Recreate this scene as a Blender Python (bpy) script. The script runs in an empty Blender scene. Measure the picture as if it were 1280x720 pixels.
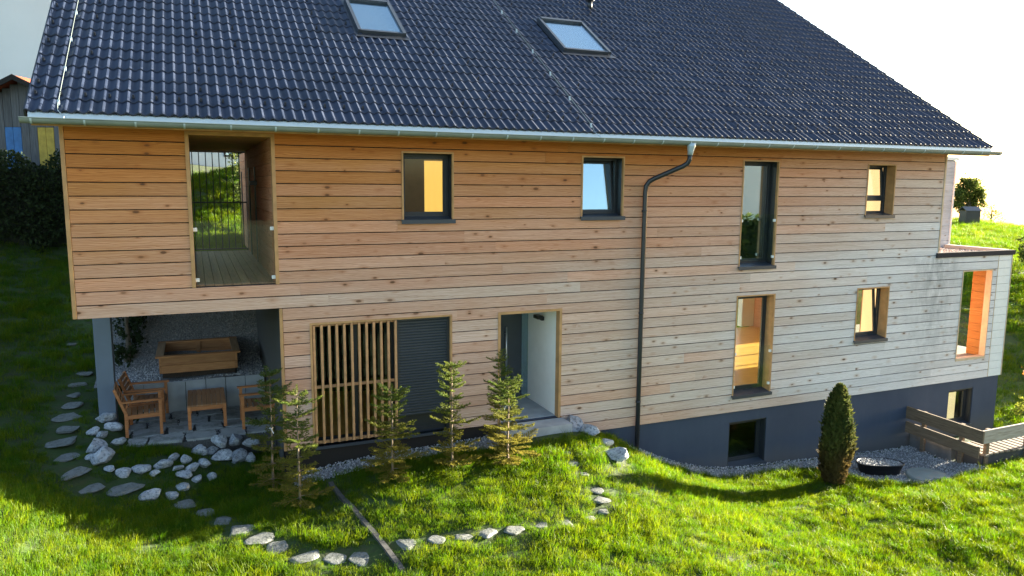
import bpy, math, random
import numpy as np
from mathutils import Vector, Matrix
R = math.radians
random.seed(7)
rng = np.random.default_rng(11)
scene = bpy.context.scene
col = scene.collection

# ------------------------------------------------------------------ camera, sky, sun, exposure
FPX, YAW, PITCH, ROLL = 930.0, 0.403043, -0.138458, 0.007633
CAM = np.array([0.0, -12.3838, 5.4149])
cy_, sy_, cp_, sp_ = math.cos(YAW), math.sin(YAW), math.cos(PITCH), math.sin(PITCH)
FW = np.array([sy_ * cp_, cy_ * cp_, sp_]); RT0 = np.array([cy_, -sy_, 0.0]); UP0 = np.cross(RT0, FW)
RT = math.cos(ROLL) * RT0 + math.sin(ROLL) * UP0
UP = -math.sin(ROLL) * RT0 + math.cos(ROLL) * UP0
cd = bpy.data.cameras.new('camera'); cam = bpy.data.objects.new('camera', cd); col.objects.link(cam)
cd.sensor_width = 36.0; cd.lens = FPX / 1280 * 36.0; cd.clip_end = 2000; cd.clip_start = 0.05
cam.matrix_world = Matrix(((RT[0], UP[0], -FW[0], CAM[0]), (RT[1], UP[1], -FW[1], CAM[1]), (RT[2], UP[2], -FW[2], CAM[2]), (0, 0, 0, 1)))
scene.camera = cam

SUN_EL, SUN_AZ = R(9.8), R(4.2)          # low sun from +X, a little behind the facade plane
SD = Vector((math.cos(SUN_EL) * math.cos(SUN_AZ), math.cos(SUN_EL) * math.sin(SUN_AZ), math.sin(SUN_EL)))
w = bpy.data.worlds.new('World'); scene.world = w; w.use_nodes = True
nt = w.node_tree; nt.nodes.clear()
sky = nt.nodes.new('ShaderNodeTexSky'); sky.sky_type = 'NISHITA'; sky.sun_disc = False
sky.sun_elevation = SUN_EL; sky.sun_rotation = math.pi / 2 - SUN_AZ
sky.air_density = 1.0; sky.dust_density = 2.5; sky.ozone_density = 1.0; sky.altitude = 700
bg = nt.nodes.new('ShaderNodeBackground'); bg.inputs[1].default_value = 0.056
ow = nt.nodes.new('ShaderNodeOutputWorld'); nt.links.new(sky.outputs[0], bg.inputs[0]); nt.links.new(bg.outputs[0], ow.inputs[0])
sl = bpy.data.lights.new('sun', 'SUN'); sl.energy = 5.0; sl.angle = R(0.5); sl.color = (1.0, 0.89, 0.69)
so = bpy.data.objects.new('sun', sl); col.objects.link(so); so.location = (30, 5, 20)
so.rotation_euler = (-SD).to_track_quat('-Z', 'Y').to_euler()
vs = scene.view_settings; vs.view_transform = 'Standard'; vs.look = 'None'; vs.gamma = 1.0; vs.use_curve_mapping = False
vs.exposure = 3.45
scene.render.engine = 'CYCLES'
scene.cycles.max_bounces = 8; scene.cycles.transparent_max_bounces = 12
scene.cycles.use_denoising = True

# ------------------------------------------------------------------ helpers
def ray(px, py):
    return FW + RT * (px - 640) / FPX + UP * (360 - py) / FPX
def project(P):
    d = P - CAM; z = d @ FW
    return 640 + FPX * (d @ RT) / z, 360 - FPX * (d @ UP) / z, z

def tag(o, label=None, cat=None, group=None, kind=None):
    if label: o['label'] = label
    if cat: o['category'] = cat
    if group: o['group'] = group
    if kind: o['kind'] = kind
    return o
def empty(name, loc=(0, 0, 0), rz=0.0):
    e = bpy.data.objects.new(name, None); col.objects.link(e); e.location = loc; e.rotation_euler = (0, 0, rz)
    e.empty_display_size = 0.2
    return e

class MB:
    def __init__(s): s.v = []; s.f = []; s.c = None
    def box(s, x0, x1, y0, y1, z0, z1):
        n = len(s.v)
        s.v += [(x0, y0, z0), (x1, y0, z0), (x1, y1, z0), (x0, y1, z0), (x0, y0, z1), (x1, y0, z1), (x1, y1, z1), (x0, y1, z1)]
        for q in ((0, 3, 2, 1), (4, 5, 6, 7), (0, 1, 5, 4), (1, 2, 6, 5), (2, 3, 7, 6), (3, 0, 4, 7)):
            s.f.append(tuple(n + i for i in q))
        return s
    def cbox(s, x0, x1, y0, y1, z0, z1, b=0.006):
        n = len(s.v); X = (x0, x1); Y = (y0, y1); Z = (z0, z1); idx = {}
        for i in (0, 1):
            for j in (0, 1):
                for k in (0, 1):
                    sx, sy, sz = (1 if i == 0 else -1), (1 if j == 0 else -1), (1 if k == 0 else -1)
                    for a in range(3):
                        p = [X[i], Y[j], Z[k]]
                        o = [sx * b, sy * b, sz * b]; o[a] = 0
                        idx[(i, j, k, a)] = len(s.v); s.v.append(tuple(p[t] + o[t] for t in range(3)))
        for a in range(3):
            o1, o2 = [t for t in range(3) if t != a]
            for side in (0, 1):
                def key(u, v):
                    c = [0, 0, 0]; c[a] = side; c[o1] = u; c[o2] = v
                    return idx[(c[0], c[1], c[2], a)]
                s.f.append((key(0, 0), key(1, 0), key(1, 1), key(0, 1)))
        for a in range(3):      # edges along axis a
            o1, o2 = [t for t in range(3) if t != a]
            for u in (0, 1):
                for v in (0, 1):
                    def key(e, fa):
                        c = [0, 0, 0]; c[a] = e; c[o1] = u; c[o2] = v
                        return idx[(c[0], c[1], c[2], fa)]
                    s.f.append((key(0, o1), key(1, o1), key(1, o2), key(0, o2)))
        for i in (0, 1):
            for j in (0, 1):
                for k in (0, 1):
                    s.f.append((idx[(i, j, k, 0)], idx[(i, j, k, 1)], idx[(i, j, k, 2)]))
        return s
    def quad(s, a, b, c, d):
        n = len(s.v); s.v += [tuple(a), tuple(b), tuple(c), tuple(d)]; s.f.append((n, n + 1, n + 2, n + 3)); return s
    def poly(s, pts):
        n = len(s.v); s.v += [tuple(p) for p in pts]; s.f.append(tuple(range(n, n + len(pts)))); return s
    def prism(s, pts, d):          # closed prism: polygon pts moved by vector d
        n = len(s.v); m = len(pts); s.v += [tuple(p) for p in pts] + [tuple(Vector(p) + Vector(d)) for p in pts]
        s.f.append(tuple(range(n, n + m))); s.f.append(tuple(range(n + 2 * m - 1, n + m - 1, -1)))
        for i in range(m):
            j = (i + 1) % m; s.f.append((n + i, n + m + i, n + m + j, n + j))
        return s
    def bar(s, a, b, wd, th, up=(0, 0, 1)):      # straight bar of rectangular section
        a = Vector(a); b = Vector(b); d = (b - a).normalized(); u = Vector(up); sd = d.cross(u)
        if sd.length < 1e-4: sd = d.cross(Vector((1, 0, 0)))
        sd.normalize(); u = sd.cross(d).normalized()
        c = [sd * wd / 2 * i + u * th / 2 * j for i, j in ((-1, -1), (1, -1), (1, 1), (-1, 1))]
        return s.prism([a + q for q in c], b - a)
    def tube(s, pts, rad, n=8, cap=True):
        pts = [Vector(p) for p in pts]; m = len(pts)
        if not hasattr(rad, '__len__'): rad = [rad] * m
        base = len(s.v); prev = None
        for i, p in enumerate(pts):
            d = (pts[min(i + 1, m - 1)] - pts[max(i - 1, 0)])
            d = d.normalized() if d.length > 1e-9 else Vector((0, 0, 1))
            if prev is None:
                a = d.cross(Vector((0, 0, 1)))
                if a.length < 1e-3: a = d.cross(Vector((1, 0, 0)))
            else: a = prev - d * prev.dot(d)
            a.normalize(); prev = a; b = d.cross(a)
            for k in range(n):
                t = 2 * math.pi * k / n; s.v.append(tuple(p + (a * math.cos(t) + b * math.sin(t)) * rad[i]))
        for i in range(m - 1):
            for k in range(n):
                k2 = (k + 1) % n
                s.f.append((base + i * n + k, base + i * n + k2, base + (i + 1) * n + k2, base + (i + 1) * n + k))
        if cap:
            s.f.append(tuple(base + k for k in range(n))[::-1]); s.f.append(tuple(base + (m - 1) * n + k for k in range(n)))
        return s
    def build(s, name, m, parent=None, smooth=False):
        me = bpy.data.meshes.new(name); me.from_pydata(s.v, [], s.f); me.validate(); 
        if smooth: me.polygons.foreach_set('use_smooth', [True] * len(me.polygons))
        me.materials.append(m); me.update()
        o = bpy.data.objects.new(name, me); col.objects.link(o)
        if parent: o.parent = parent
        return o
def np_mesh(name, V, F, m, smooth=False):
    """V (n,3) array, F (k,3|4) int array"""
    me = bpy.data.meshes.new(name); k = F.shape[1]
    me.vertices.add(len(V)); me.vertices.foreach_set('co', np.ascontiguousarray(V, dtype=np.float32).ravel())
    me.loops.add(F.size); me.loops.foreach_set('vertex_index', np.ascontiguousarray(F, dtype=np.int32).ravel())
    me.polygons.add(len(F)); me.polygons.foreach_set('loop_start', np.arange(0, F.size, k, dtype=np.int32))
    if smooth: me.polygons.foreach_set('use_smooth', np.ones(len(F), dtype=bool))
    me.update(calc_edges=True); me.validate(); me.materials.append(m)
    return me
def link(name, me, parent=None):
    o = bpy.data.objects.new(name, me); col.objects.link(o)
    if parent: o.parent = parent
    return o

# ------------------------------------------------------------------ materials
class NT:
    def __init__(s, name):
        s.m = bpy.data.materials.new(name); s.m.use_nodes = True; s.t = s.m.node_tree; s.t.nodes.clear()
        s.out = s.t.nodes.new('ShaderNodeOutputMaterial')
    def n(s, typ, ins=None, **kw):
        x = s.t.nodes.new('ShaderNode' + typ)
        for k, v in kw.items(): setattr(x, k, v)
        for k, v in (ins or {}).items(): s.set(x.inputs[k], v)
        return x
    def set(s, inp, v):
        if isinstance(v, bpy.types.Node): v = v.outputs[0]
        if isinstance(v, bpy.types.NodeSocket): s.t.links.new(v, inp)
        else:
            if hasattr(inp.default_value, '__len__') and not hasattr(v, '__len__'): v = [v] * len(inp.default_value)
            if hasattr(v, '__len__') and len(v) == 3 and len(inp.default_value) == 4: v = tuple(v) + (1,)
            inp.default_value = v
    def math(s, op, a, b=0.0, c=0.0, clamp=False):
        x = s.n('Math', {0: a, 1: b, 2: c}, operation=op); x.use_clamp = clamp; return x.outputs[0]
    def vmul(s, v, k): return s.n('VectorMath', {0: v, 1: k}, operation='MULTIPLY').outputs[0]
    def vadd(s, v, k): return s.n('VectorMath', {0: v, 1: k}, operation='ADD').outputs[0]
    def mix(s, f, a, b, blend='MIX'):
        x = s.n('Mix', data_type='RGBA', blend_type=blend)
        s.set(x.inputs[0], f); s.set(x.inputs[6], a); s.set(x.inputs[7], b); return x.outputs[2]
    def ramp(s, f, stops, interp='LINEAR'):
        x = s.n('ValToRGB', {0: f}); r = x.color_ramp; r.interpolation = interp
        while len(r.elements) > 1: r.elements.remove(r.elements[-1])
        r.elements[0].position = stops[0][0]; r.elements[0].color = tuple(stops[0][1]) + (1,)
        for p, c in stops[1:]:
            e = r.elements.new(p); e.color = tuple(c) + (1,)
        return x.outputs[0]
    def maprange(s, v, a, b, c=0.0, d=1.0, smooth=False):
        x = s.n('MapRange', {0: v, 1: a, 2: b, 3: c, 4: d}); x.clamp = True
        if smooth: x.interpolation_type = 'SMOOTHSTEP'
        return x.outputs[0]
    def noise(s, vec, scale, detail=3.0, rough=0.55, dist=0.0):
        return s.n('TexNoise', {'Vector': vec, 'Scale': scale, 'Detail': detail, 'Roughness': rough, 'Distortion': dist}).outputs[0]
    def bump(s, h, strength=0.3, dist=0.01):
        return s.n('Bump', {'Height': h, 'Strength': strength, 'Distance': dist}).outputs[0]
    def bsdf(s, color, rough=0.6, normal=None, **kw):
        x = s.n('BsdfPrincipled', {'Base Color': color, 'Roughness': rough})
        if normal is not None: s.set(x.inputs['Normal'], normal)
        for k, v in kw.items(): s.set(x.inputs[k.replace('_', ' ')], v)
        return x
    def done(s, sh, disp=None):
        s.set(s.out.inputs[0], sh); return s.m
def pos(n): return n.n('NewGeometry').outputs['Position']
def orand(n): return n.n('ObjectInfo').outputs['Random']

def plain(name, c, rough=0.6, var=0.12, scale=6.0, bump=0.0, metallic=0.0, spec=0.5):
    n = NT(name); p = pos(n); nz = n.noise(p, scale, 4)
    colr = n.mix(n.maprange(nz, 0.3, 0.7), tuple(x * (1 - var) for x in c), tuple(min(1, x * (1 + var)) for x in c))
    nrm = n.bump(n.noise(p, scale * 8, 3), bump, 0.01) if bump else None
    b = n.bsdf(colr, n.math('ADD', rough - 0.06, n.math('MULTIPLY', nz, 0.12)), nrm, Metallic=metallic)
    b.inputs['Specular IOR Level'].default_value = spec
    return n.done(b)

def siding(name, ramp, axis='X', stain=False, weather=True, const=0.3):
    """larch boards: grain along axis, knots, per-board tint, weathering from orange to silver grey"""
    n = NT(name); p = pos(n); r = orand(n)
    sep = n.n('SeparateXYZ', {0: p}); X, Y, Z = sep.outputs
    L = X if axis == 'X' else Y
    off = n.math('MULTIPLY', r, 77.0)
    u = n.math('ADD', L, off)
    g1 = n.noise(n.n('CombineXYZ', {0: n.math('MULTIPLY', u, 1.3), 1: off, 2: n.math('MULTIPLY', Z, 60.0)}).outputs[0], 1.0, 4, 0.6, 0.3)
    wv = n.n('TexWave', {'Vector': n.n('CombineXYZ', {0: n.math('MULTIPLY', u, 0.75), 1: off, 2: n.math('MULTIPLY', Z, 5.0)}).outputs[0],
             'Scale': 3.0, 'Distortion': 9.0, 'Detail': 2.0, 'Detail Scale': 1.1}, wave_type='BANDS', bands_direction='Z').outputs[1]
    vo = n.n('TexVoronoi', {'Vector': n.n('CombineXYZ', {0: n.math('MULTIPLY', u, 3.6), 1: off, 2: n.math('MULTIPLY', Z, 8.0)}).outputs[0], 'Scale': 1.0, 'Randomness': 1.0})
    sc_ = n.n('SeparateColor', {0: vo.outputs['Color']}); dist = n.math('DIVIDE', vo.outputs['Distance'], n.maprange(sc_.outputs[1], 0.0, 1.0, 0.45, 1.25))
    knot = n.maprange(dist, 0.09, 0.20, 1.0, 0.0, True)
    halo = n.maprange(dist, 0.10, 0.45, 1.0, 0.0, True)
    keep = n.maprange(sc_.outputs[0], 0.55, 0.60)
    knot = n.math('MULTIPLY', knot, keep); halo = n.math('MULTIPLY', halo, keep)
    if weather:
        wx = n.math('ADD', n.maprange(X, -2.0, 19.0, 0.0, 0.36), n.maprange(X, 9.0, 18.0, 0.0, 0.26)); wz = n.maprange(Z, 6.0, 3.6, 0.02, 0.45)
        prot = n.maprange(Z, 6.25, 5.7, 0.20, 0.0)          # fresh colour kept under the eaves
        wf = n.math('SUBTRACT', n.math('ADD', wx, wz), prot)
        wf = n.math('ADD', wf, n.math('MULTIPLY', n.math('SUBTRACT', n.noise(n.vmul(p, (0.5, 1, 1.2)), 1.3, 4), 0.5), 0.22))
        wf = n.math('ADD', wf, n.math('MULTIPLY', n.math('SUBTRACT', r, 0.5), 0.12))
    else:
        wf = n.math('ADD', const, n.math('MULTIPLY', n.math('SUBTRACT', r, 0.5), 0.12))
    c = n.ramp(wf, ramp)
    # per-board tint
    r2 = n.math('FRACT', n.math('MULTIPLY', r, 13.7))
    c = n.mix(n.math('MULTIPLY', n.maprange(r2, 0.0, 1.0, 0.0, 0.6), n.maprange(wf, 0.5, 0.9, 1.0, 0.15)), c, n.mix(1.0, c, (1.05, 0.86, 0.76), 'MULTIPLY'))
    r3 = n.math('FRACT', n.math('MULTIPLY', r, 41.3))
    c = n.mix(1.0, c, n.ramp(r3, [(0, (0.90, 0.90, 0.90)), (1, (1.06, 1.06, 1.06))]), 'MULTIPLY')
    gmul = n.mix(n.maprange(wf, 0.4, 0.95), (0.66, 0.53, 0.42), (0.66, 0.65, 0.64)); g0 = n.noise(n.n('CombineXYZ', {0: n.math('MULTIPLY', u, 0.5), 1: off, 2: n.math('MULTIPLY', Z, 22.0)}).outputs[0], 1.0, 3, 0.6, 1.2)
    c = n.mix(n.maprange(g0, 0.5, 0.7, 0.0, 0.35), c, n.mix(1.0, c, gmul, 'MULTIPLY'))
    c = n.mix(n.maprange(g1, 0.35, 0.75, 0.0, 0.55), c, n.mix(1.0, c, gmul, 'MULTIPLY'))
    c = n.mix(n.math('MULTIPLY', n.maprange(wv, 0.5, 0.9), 0.7), c, n.mix(1.0, c, gmul, 'MULTIPLY'))
    c = n.mix(n.math('MULTIPLY', halo, 0.5), c, n.mix(1.0, c, (0.72, 0.52, 0.36), 'MULTIPLY'))
    c = n.mix(n.math('MULTIPLY', knot, n.maprange(sc_.outputs[2], 0.0, 1.0, 0.45, 0.92)), c, (0.085, 0.038, 0.018))
    if stain:
        d1 = n.maprange(n.math('ABSOLUTE', n.math('SUBTRACT', X, 16.35)), 0.0, 1.1, 1.0, 0.0)
        d2 = n.math('MULTIPLY', d1, n.maprange(Z, 3.75, 0.6, 1.0, 0.15)); d2 = n.math('MULTIPLY', d2, n.maprange(Z, 3.85, 3.7, 0.0, 1.0))
        sn = n.noise(n.vmul(p, (4.5, 1, 2.2)), 1.0, 5, 0.65)
        st = n.math('MULTIPLY', d2, n.maprange(sn, 0.36, 0.66)); st = n.math('MULTIPLY', st, 0.8)
        c = n.mix(st, c, (0.11, 0.125, 0.14))
        # small dark drips under sills
    rg = n.maprange(g1, 0.2, 0.8, 0.62, 0.85)
    nb = n.bump(n.math('ADD', g1, n.math('MULTIPLY', wv, 0.4)), 0.25, 0.004)
    b = n.bsdf(c, rg, nb); b.inputs['Specular IOR Level'].default_value = 0.3
    return n.done(b)
LARCH = [(0.0, (0.48, 0.205, 0.052)), (0.16, (0.53, 0.262, 0.097)), (0.34, (0.60, 0.35, 0.230)), (0.52, (0.61, 0.42, 0.335)), (0.68, (0.67, 0.57, 0.52)), (0.88, (0.76, 0.75, 0.77))]
M = {}
M['siding'] = siding('larch_siding', LARCH, stain=True)
M['siding_side'] = siding('larch_siding_side', LARCH, axis='Y', weather=False, const=0.36)
M['siding_fresh'] = siding('larch_siding_fresh', [(0, (0.34, 0.165, 0.045)), (1, (0.37, 0.19, 0.055))], axis='Y', weather=False, const=0.5)
M['siding_grey'] = siding('larch_siding_grey', [(0, (0.40, 0.45, 0.50)), (1, (0.45, 0.51, 0.58))], weather=False, const=1.0)
M['siding_white'] = plain('pale_boards', (0.66, 0.70, 0.72), 0.55, 0.04, 9)
M['trim'] = plain('larch_trim', (0.42, 0.24, 0.105), 0.65, 0.2, 5)
M['trim_pale'] = plain('larch_trim_pale', (0.52, 0.40, 0.27), 0.65, 0.15, 5)
M['slat'] = plain('larch_slats', (0.44, 0.24, 0.115), 0.6, 0.25, 7)
def vwood(name, a, b, scale=(2.5, 30, 30), rough=0.55, coord='Object'):
    n = NT(name); tc = n.n('TexCoord').outputs[coord]; r = orand(n)
    v = n.vadd(n.vmul(tc, scale), n.n('CombineXYZ', {0: n.math('MULTIPLY', r, 31), 1: n.math('MULTIPLY', r, 17), 2: n.math('MULTIPLY', r, 7)}).outputs[0])
    g = n.noise(v, 1.0, 5, 0.6, 0.5)
    c = n.mix(n.maprange(g, 0.3, 0.7), a, b)
    c = n.mix(1.0, c, n.ramp(n.math('FRACT', n.math('MULTIPLY', r, 9.1)), [(0, (0.8, 0.8, 0.8)), (1, (1.15, 1.15, 1.15))]), 'MULTIPLY')
    return n.done(n.bsdf(c, rough, n.bump(g, 0.25, 0.003)))
M['teak'] = vwood('teak', (0.34, 0.115, 0.035), (0.50, 0.20, 0.07), (4, 40, 40))
M['teak_y'] = vwood('teak_y', (0.25, 0.11, 0.045), (0.38, 0.19, 0.085), (40, 4, 40))
M['deck'] = vwood('deck_board', (0.20, 0.12, 0.06), (0.32, 0.20, 0.11), (30, 2, 30), coord='Object')
M['rail'] = vwood('weathered_plank', (0.10, 0.066, 0.043), (0.23, 0.165, 0.11), (40, 3, 40), 0.75)
M['rail_x'] = vwood('weathered_plank_x', (0.22, 0.19, 0.16), (0.40, 0.36, 0.32), (3, 40, 40), 0.75)
M['plank_deck'] = vwood('platform_plank', (0.15, 0.12, 0.095), (0.27, 0.23, 0.185), (40, 3, 40), 0.75)
M['planter'] = vwood('planter_wood', (0.30, 0.12, 0.04), (0.44, 0.21, 0.08), (4, 30, 30))
def plinth_mat():
    n = NT('slate_stucco'); p = pos(n); zz = n.n('SeparateXYZ', {0: p}).outputs[2]
    a = n.noise(p, 1.3, 5, 0.6); b = n.noise(n.vmul(p, (3.5, 1, .7)), 1.0, 4); f = n.noise(p, 60, 3)
    c = n.mix(n.maprange(a, 0.3, 0.7), (0.027, 0.043, 0.080), (0.038, 0.057, 0.098))
    c = n.mix(n.math('MULTIPLY', n.maprange(b, 0.5, 0.75), 0.35), c, (0.052, 0.072, 0.11))
    sp = n.maprange(n.math('ADD', zz, n.math('MULTIPLY', a, 0.55)), -0.55, 0.05, 0.65, 0.0); c = n.mix(sp, c, (0.10, 0.095, 0.085))
    return n.done(n.bsdf(c, 0.88, n.bump(f, 0.35, 0.006)))
M['plinth'] = plinth_mat()
M['postgrey'] = plain('post_paint', (0.13, 0.17, 0.23), 0.6, 0.06, 3)
M['darkwall'] = plain('dark_plaster', (0.05, 0.05, 0.05), 0.9, 0.1)
M['plaster'] = plain('white_plaster', (0.80, 0.82, 0.82), 0.85, 0.03, 5, 0.06)
M['frame'] = plain('anthracite', (0.020, 0.024, 0.030), 0.42, 0.05)
M['sill'] = plain('anthracite_sheet', (0.034, 0.045, 0.062), 0.45, 0.08, 4)
M['backing'] = plain('black_membrane', (0.012, 0.010, 0.009), 0.9, 0.1)
M['zinc'] = plain('zinc', (0.20, 0.245, 0.235), 0.6, 0.10, 3.0, 0, 0.2)
M['zinc_flash'] = plain('zinc_flashing', (0.42, 0.52, 0.60), 0.5, 0.05, 2.0, 0, 0.3)
M['pipe'] = plain('anthracite_pipe', (0.022, 0.026, 0.034), 0.35, 0.06)
M['steel'] = plain('steel', (0.65, 0.66, 0.67), 0.3, 0.05, 8, 0, 0.9)
M['whiteplastic'] = plain('white_clamp', (0.75, 0.75, 0.75), 0.4, 0.03)
M['concrete'] = plain('concrete', (0.34, 0.36, 0.38), 0.85, 0.15, 4, 0.15)
M['concrete_dark'] = plain('damp_concrete', (0.11, 0.115, 0.125), 0.9, 0.25, 4, 0.2)
M['blind'] = plain('roller_shutter', (0.030, 0.038, 0.048), 0.45, 0.06)
M['black'] = plain('black_plastic', (0.012, 0.012, 0.014), 0.4, 0.1)
M['floorwood'] = vwood('parquet', (0.62, 0.28, 0.05), (0.74, 0.38, 0.09), (3, 12, 3), 0.35)
M['inwall'] = plain('room_wall', (0.62, 0.56, 0.46), 0.9, 0.02)
M['indark'] = plain('room_brown', (0.17, 0.11, 0.07), 0.8, 0.1)
def tile_mat():
    n = NT('engobed_tile'); p = pos(n); r = orand(n)
    nz = n.noise(p, 3.0, 4); nf = n.noise(p, 70.0, 3)
    c = n.mix(n.maprange(nz, 0.3, 0.7), (0.011, 0.018, 0.039), (0.017, 0.027, 0.056))
    sp = n.n('SeparateXYZ', {0: p}); cu_ = n.math('FLOOR', n.math('DIVIDE', n.math('ADD', sp.outputs[0], 2.0), 0.3)); cv_ = n.math('FLOOR', n.math('DIVIDE', n.math('ADD', sp.outputs[1], 0.5), 0.2842))
    wn = n.n('TexWhiteNoise', {0: n.n('CombineXYZ', {0: cu_, 1: cv_}).outputs[0]}, noise_dimensions='2D').outputs[0]
    c = n.mix(1.0, c, n.ramp(wn, [(0, (0.72, 0.72, 0.74)), (0.6, (1.0, 1.0, 1.0)), (1, (1.5, 1.42, 1.32))]), 'MULTIPLY')
    dust = n.maprange(n.noise(n.vmul(p, (1.0, 0.35, 0.35)), 1.4, 4), 0.5, 0.75); c = n.mix(n.math('MULTIPLY', dust, 0.25), c, (0.034, 0.038, 0.045))
    lich = n.maprange(n.noise(p, 22.0, 4, 0.7), 0.66, 0.75)
    c = n.mix(n.math('MULTIPLY', lich, 0.3), c, (0.05, 0.056, 0.058))
    b = n.bsdf(c, n.math('ADD', n.maprange(nz, 0.3, 0.7, 0.36, 0.48), n.math('MULTIPLY', wn, 0.14)), n.bump(nf, 0.12, 0.002)); b.inputs['Specular IOR Level'].default_value = 0.36
    return n.done(b)
M['tile'] = tile_mat()
def glass(name, coat=0.10, tint=(0.93, 0.96, 0.95), refl=(0.95, 0.97, 1.0)):
    n = NT(name)
    fc = n.n('LayerWeight', {0: 0.5}).outputs['Facing']      # Schlick, the same from both sides
    r0 = max(coat, 0.03)
    f = n.math('ADD', r0, n.math('MULTIPLY', n.math('POWER', fc, 5.0), 1.0 - r0), clamp=True)
    m = n.n('MixShader', {0: f, 1: n.n('BsdfTransparent', {0: tint + (1,)}), 2: n.n('BsdfGlossy', {0: refl + (1,), 1: 0.01})})
    return n.done(m)
M['glass'] = glass('window_glass', 0.02)
M['glass_coated'] = glass('solar_glass', 0.34, refl=(0.62, 0.86, 1.0))
M['glass_mirror'] = glass('coated_glass', 0.6)
M['glass_clear'] = glass('balustrade_glass', 0.0, (0.93, 0.97, 0.95))
M['glass_roof'] = glass('rooflight_glass', 0.25, refl=(0.7, 0.88, 1.0))
def curtain(name, c, lit=0.0):
    n = NT(name)
    tr = n.n('BsdfTranslucent', {0: c + (1,)}); d = n.n('BsdfDiffuse', {0: c + (1,)})
    mx = n.n('MixShader', {0: 0.35, 1: tr, 2: d})
    if lit: mx = n.n('AddShader', {0: mx, 1: n.n('Emission', {0: c + (1,), 1: lit})})      # glow put into the blinds in place of light in the rooms
    return n.done(mx)
M['yellow_curtain'] = curtain('yellow_curtain', (0.88, 0.52, 0.11), 0.11)
M['cream_curtain'] = curtain('cream_curtain', (0.92, 0.74, 0.38), 0.10)
M['white_curtain'] = curtain('white_curtain', (0.92, 0.92, 0.90))

# ------------------------------------------------------------------ terrain
CP = np.array([
 (-1.8,.15,.78),(-1.95,.5,.92),(-2.15,1,1.04),(-2.2,1.5,1.12),(-2.3,3,1.34),(-2.5,6,1.9),(-3,9,2.6),(-3.6,12,3.15),(-4.4,12,3.2),
 (-5,1,1.6),(-5,4,2.2),(-6,9,3.1),(-8,14,4.6),(-4.5,17,5.0),(-12,5,3.6),(-12,-3,2.6),(-6,-3,2.1),(-3.6,-.6,1.5),(-3,-2,1.62),(-3.3,-4,1.5),(-2.45,-1.6,1.42),(-2.2,-3.2,1.15),(-1.5,-1.5,.80),(-1.5,-2.9,.80),(-.9,-2.2,.62),(-5,-8,1.5),
 (-1.62,1.0,.98),(-1.66,2.3,1.22),(-1.1,1.05,.90),(-.5,1.0,.84),(0.1,.9,.66),(.9,.9,.55),(.5,2.5,.5),(-1,2.5,.7),(0,4,.9),(-1.6,3.5,1.38),(.5,5,1.6),(0,6.6,3.4),(1,7.2,3.62),(0,8,3.8),(0,10,4.25),(0,14,5.2),(1,14,5.7),(3,14,6.0),(-1.5,8,2.9),(-1.5,10,3.6),
 (.3,-.1,.42),(-.9,.2,.68),(-.9,-.3,.58),(-.2,-1.5,.50),(.8,-1.2,.48),(0,-2.6,.5),(1.5,-2.6,.47),(1.6,-1.2,.52),(1.5,-.4,.58),
 (2.3,-.6,.68),(4,-.6,.72),(5.8,-.6,.80),(2.4,-1.3,.68),(4,-1.3,.70),(5.5,-1.3,.70),(2.6,-2.9,.52),(4,-2.7,.52),(5.6,-2.3,.46),(6.6,-.6,.76),(6.5,-1.4,.56),
 (3,-4,.36),(0,-4.5,.42),(3,-7,.2),(0,-8,.3),(6,-4.5,.02),(6,-8,-.1),
 (7.2,-.4,.50),(8,-.4,.10),(9,-.4,-.36),(10.2,-.4,-.66),(7.5,-1.5,.14),(8.6,-1.5,-.28),(7.5,-3,-.08),(9,-3,-.45),(9,-6,-.4),
 (12,-.3,-.74),(11.9,-1.5,-.68),(14,-.3,-.86),(15.5,-.5,-.92),(13.6,-1.3,-.90),(15.0,-1.4,-.92),(14,-2.4,-.66),(15.6,-2.4,-.66),(17.5,-2.4,-.72),(12,-3,-.56),(14,-3.4,-.54),(16,-3.4,-.56),(19,-3.4,-.6),(12,-6,-.40),(18,-6,-.40),
 (19.5,.5,-.88),(21,2,-.95),(23,2.5,-.85),(27.4,5,.65),(38,12,1.6),(48,22,2.35),(58.4,30,2.72),(66.7,30,1.75),(56,18,1.6),(30,0,.4),(40,3,1.0),(48,5,1.2),(30,-8,.0),(50,-20,.4),
 (25,10,1.0),(25,20,2.6),(10,20,3.8),(5,9,2.8),(8,9,1.2),(11,9,.6),(14,9,.4),(17,8,-.1),(12,14,1.6),(30,30,3.4),(80,30,-1.5),(80,60,-4),(100,0,-6),(0,40,8),(-30,30,9),(-40,0,6),(-30,-30,1),(0,-40,-1.5),(50,-60,-4),
 (200,60,-22),(200,-100,-18),(120,200,-10),(-150,150,14),(-150,-100,0),(0,-200,-8),(0,200,6)])
def _mq(r): return np.sqrt(r * r + 0.35)
_n = len(CP); _D = np.linalg.norm(CP[:, None, :2] - CP[None, :, :2], axis=2)
_A = np.zeros((_n + 3, _n + 3)); _A[:_n, :_n] = _mq(_D) - np.eye(_n) * 0.02; _A[:_n, _n] = 1; _A[:_n, _n + 1:] = CP[:, :2]; _A[_n, :_n] = 1; _A[_n + 1:, :_n] = CP[:, :2].T
_W = np.linalg.solve(_A, np.concatenate([CP[:, 2], np.zeros(3)]))
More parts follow.
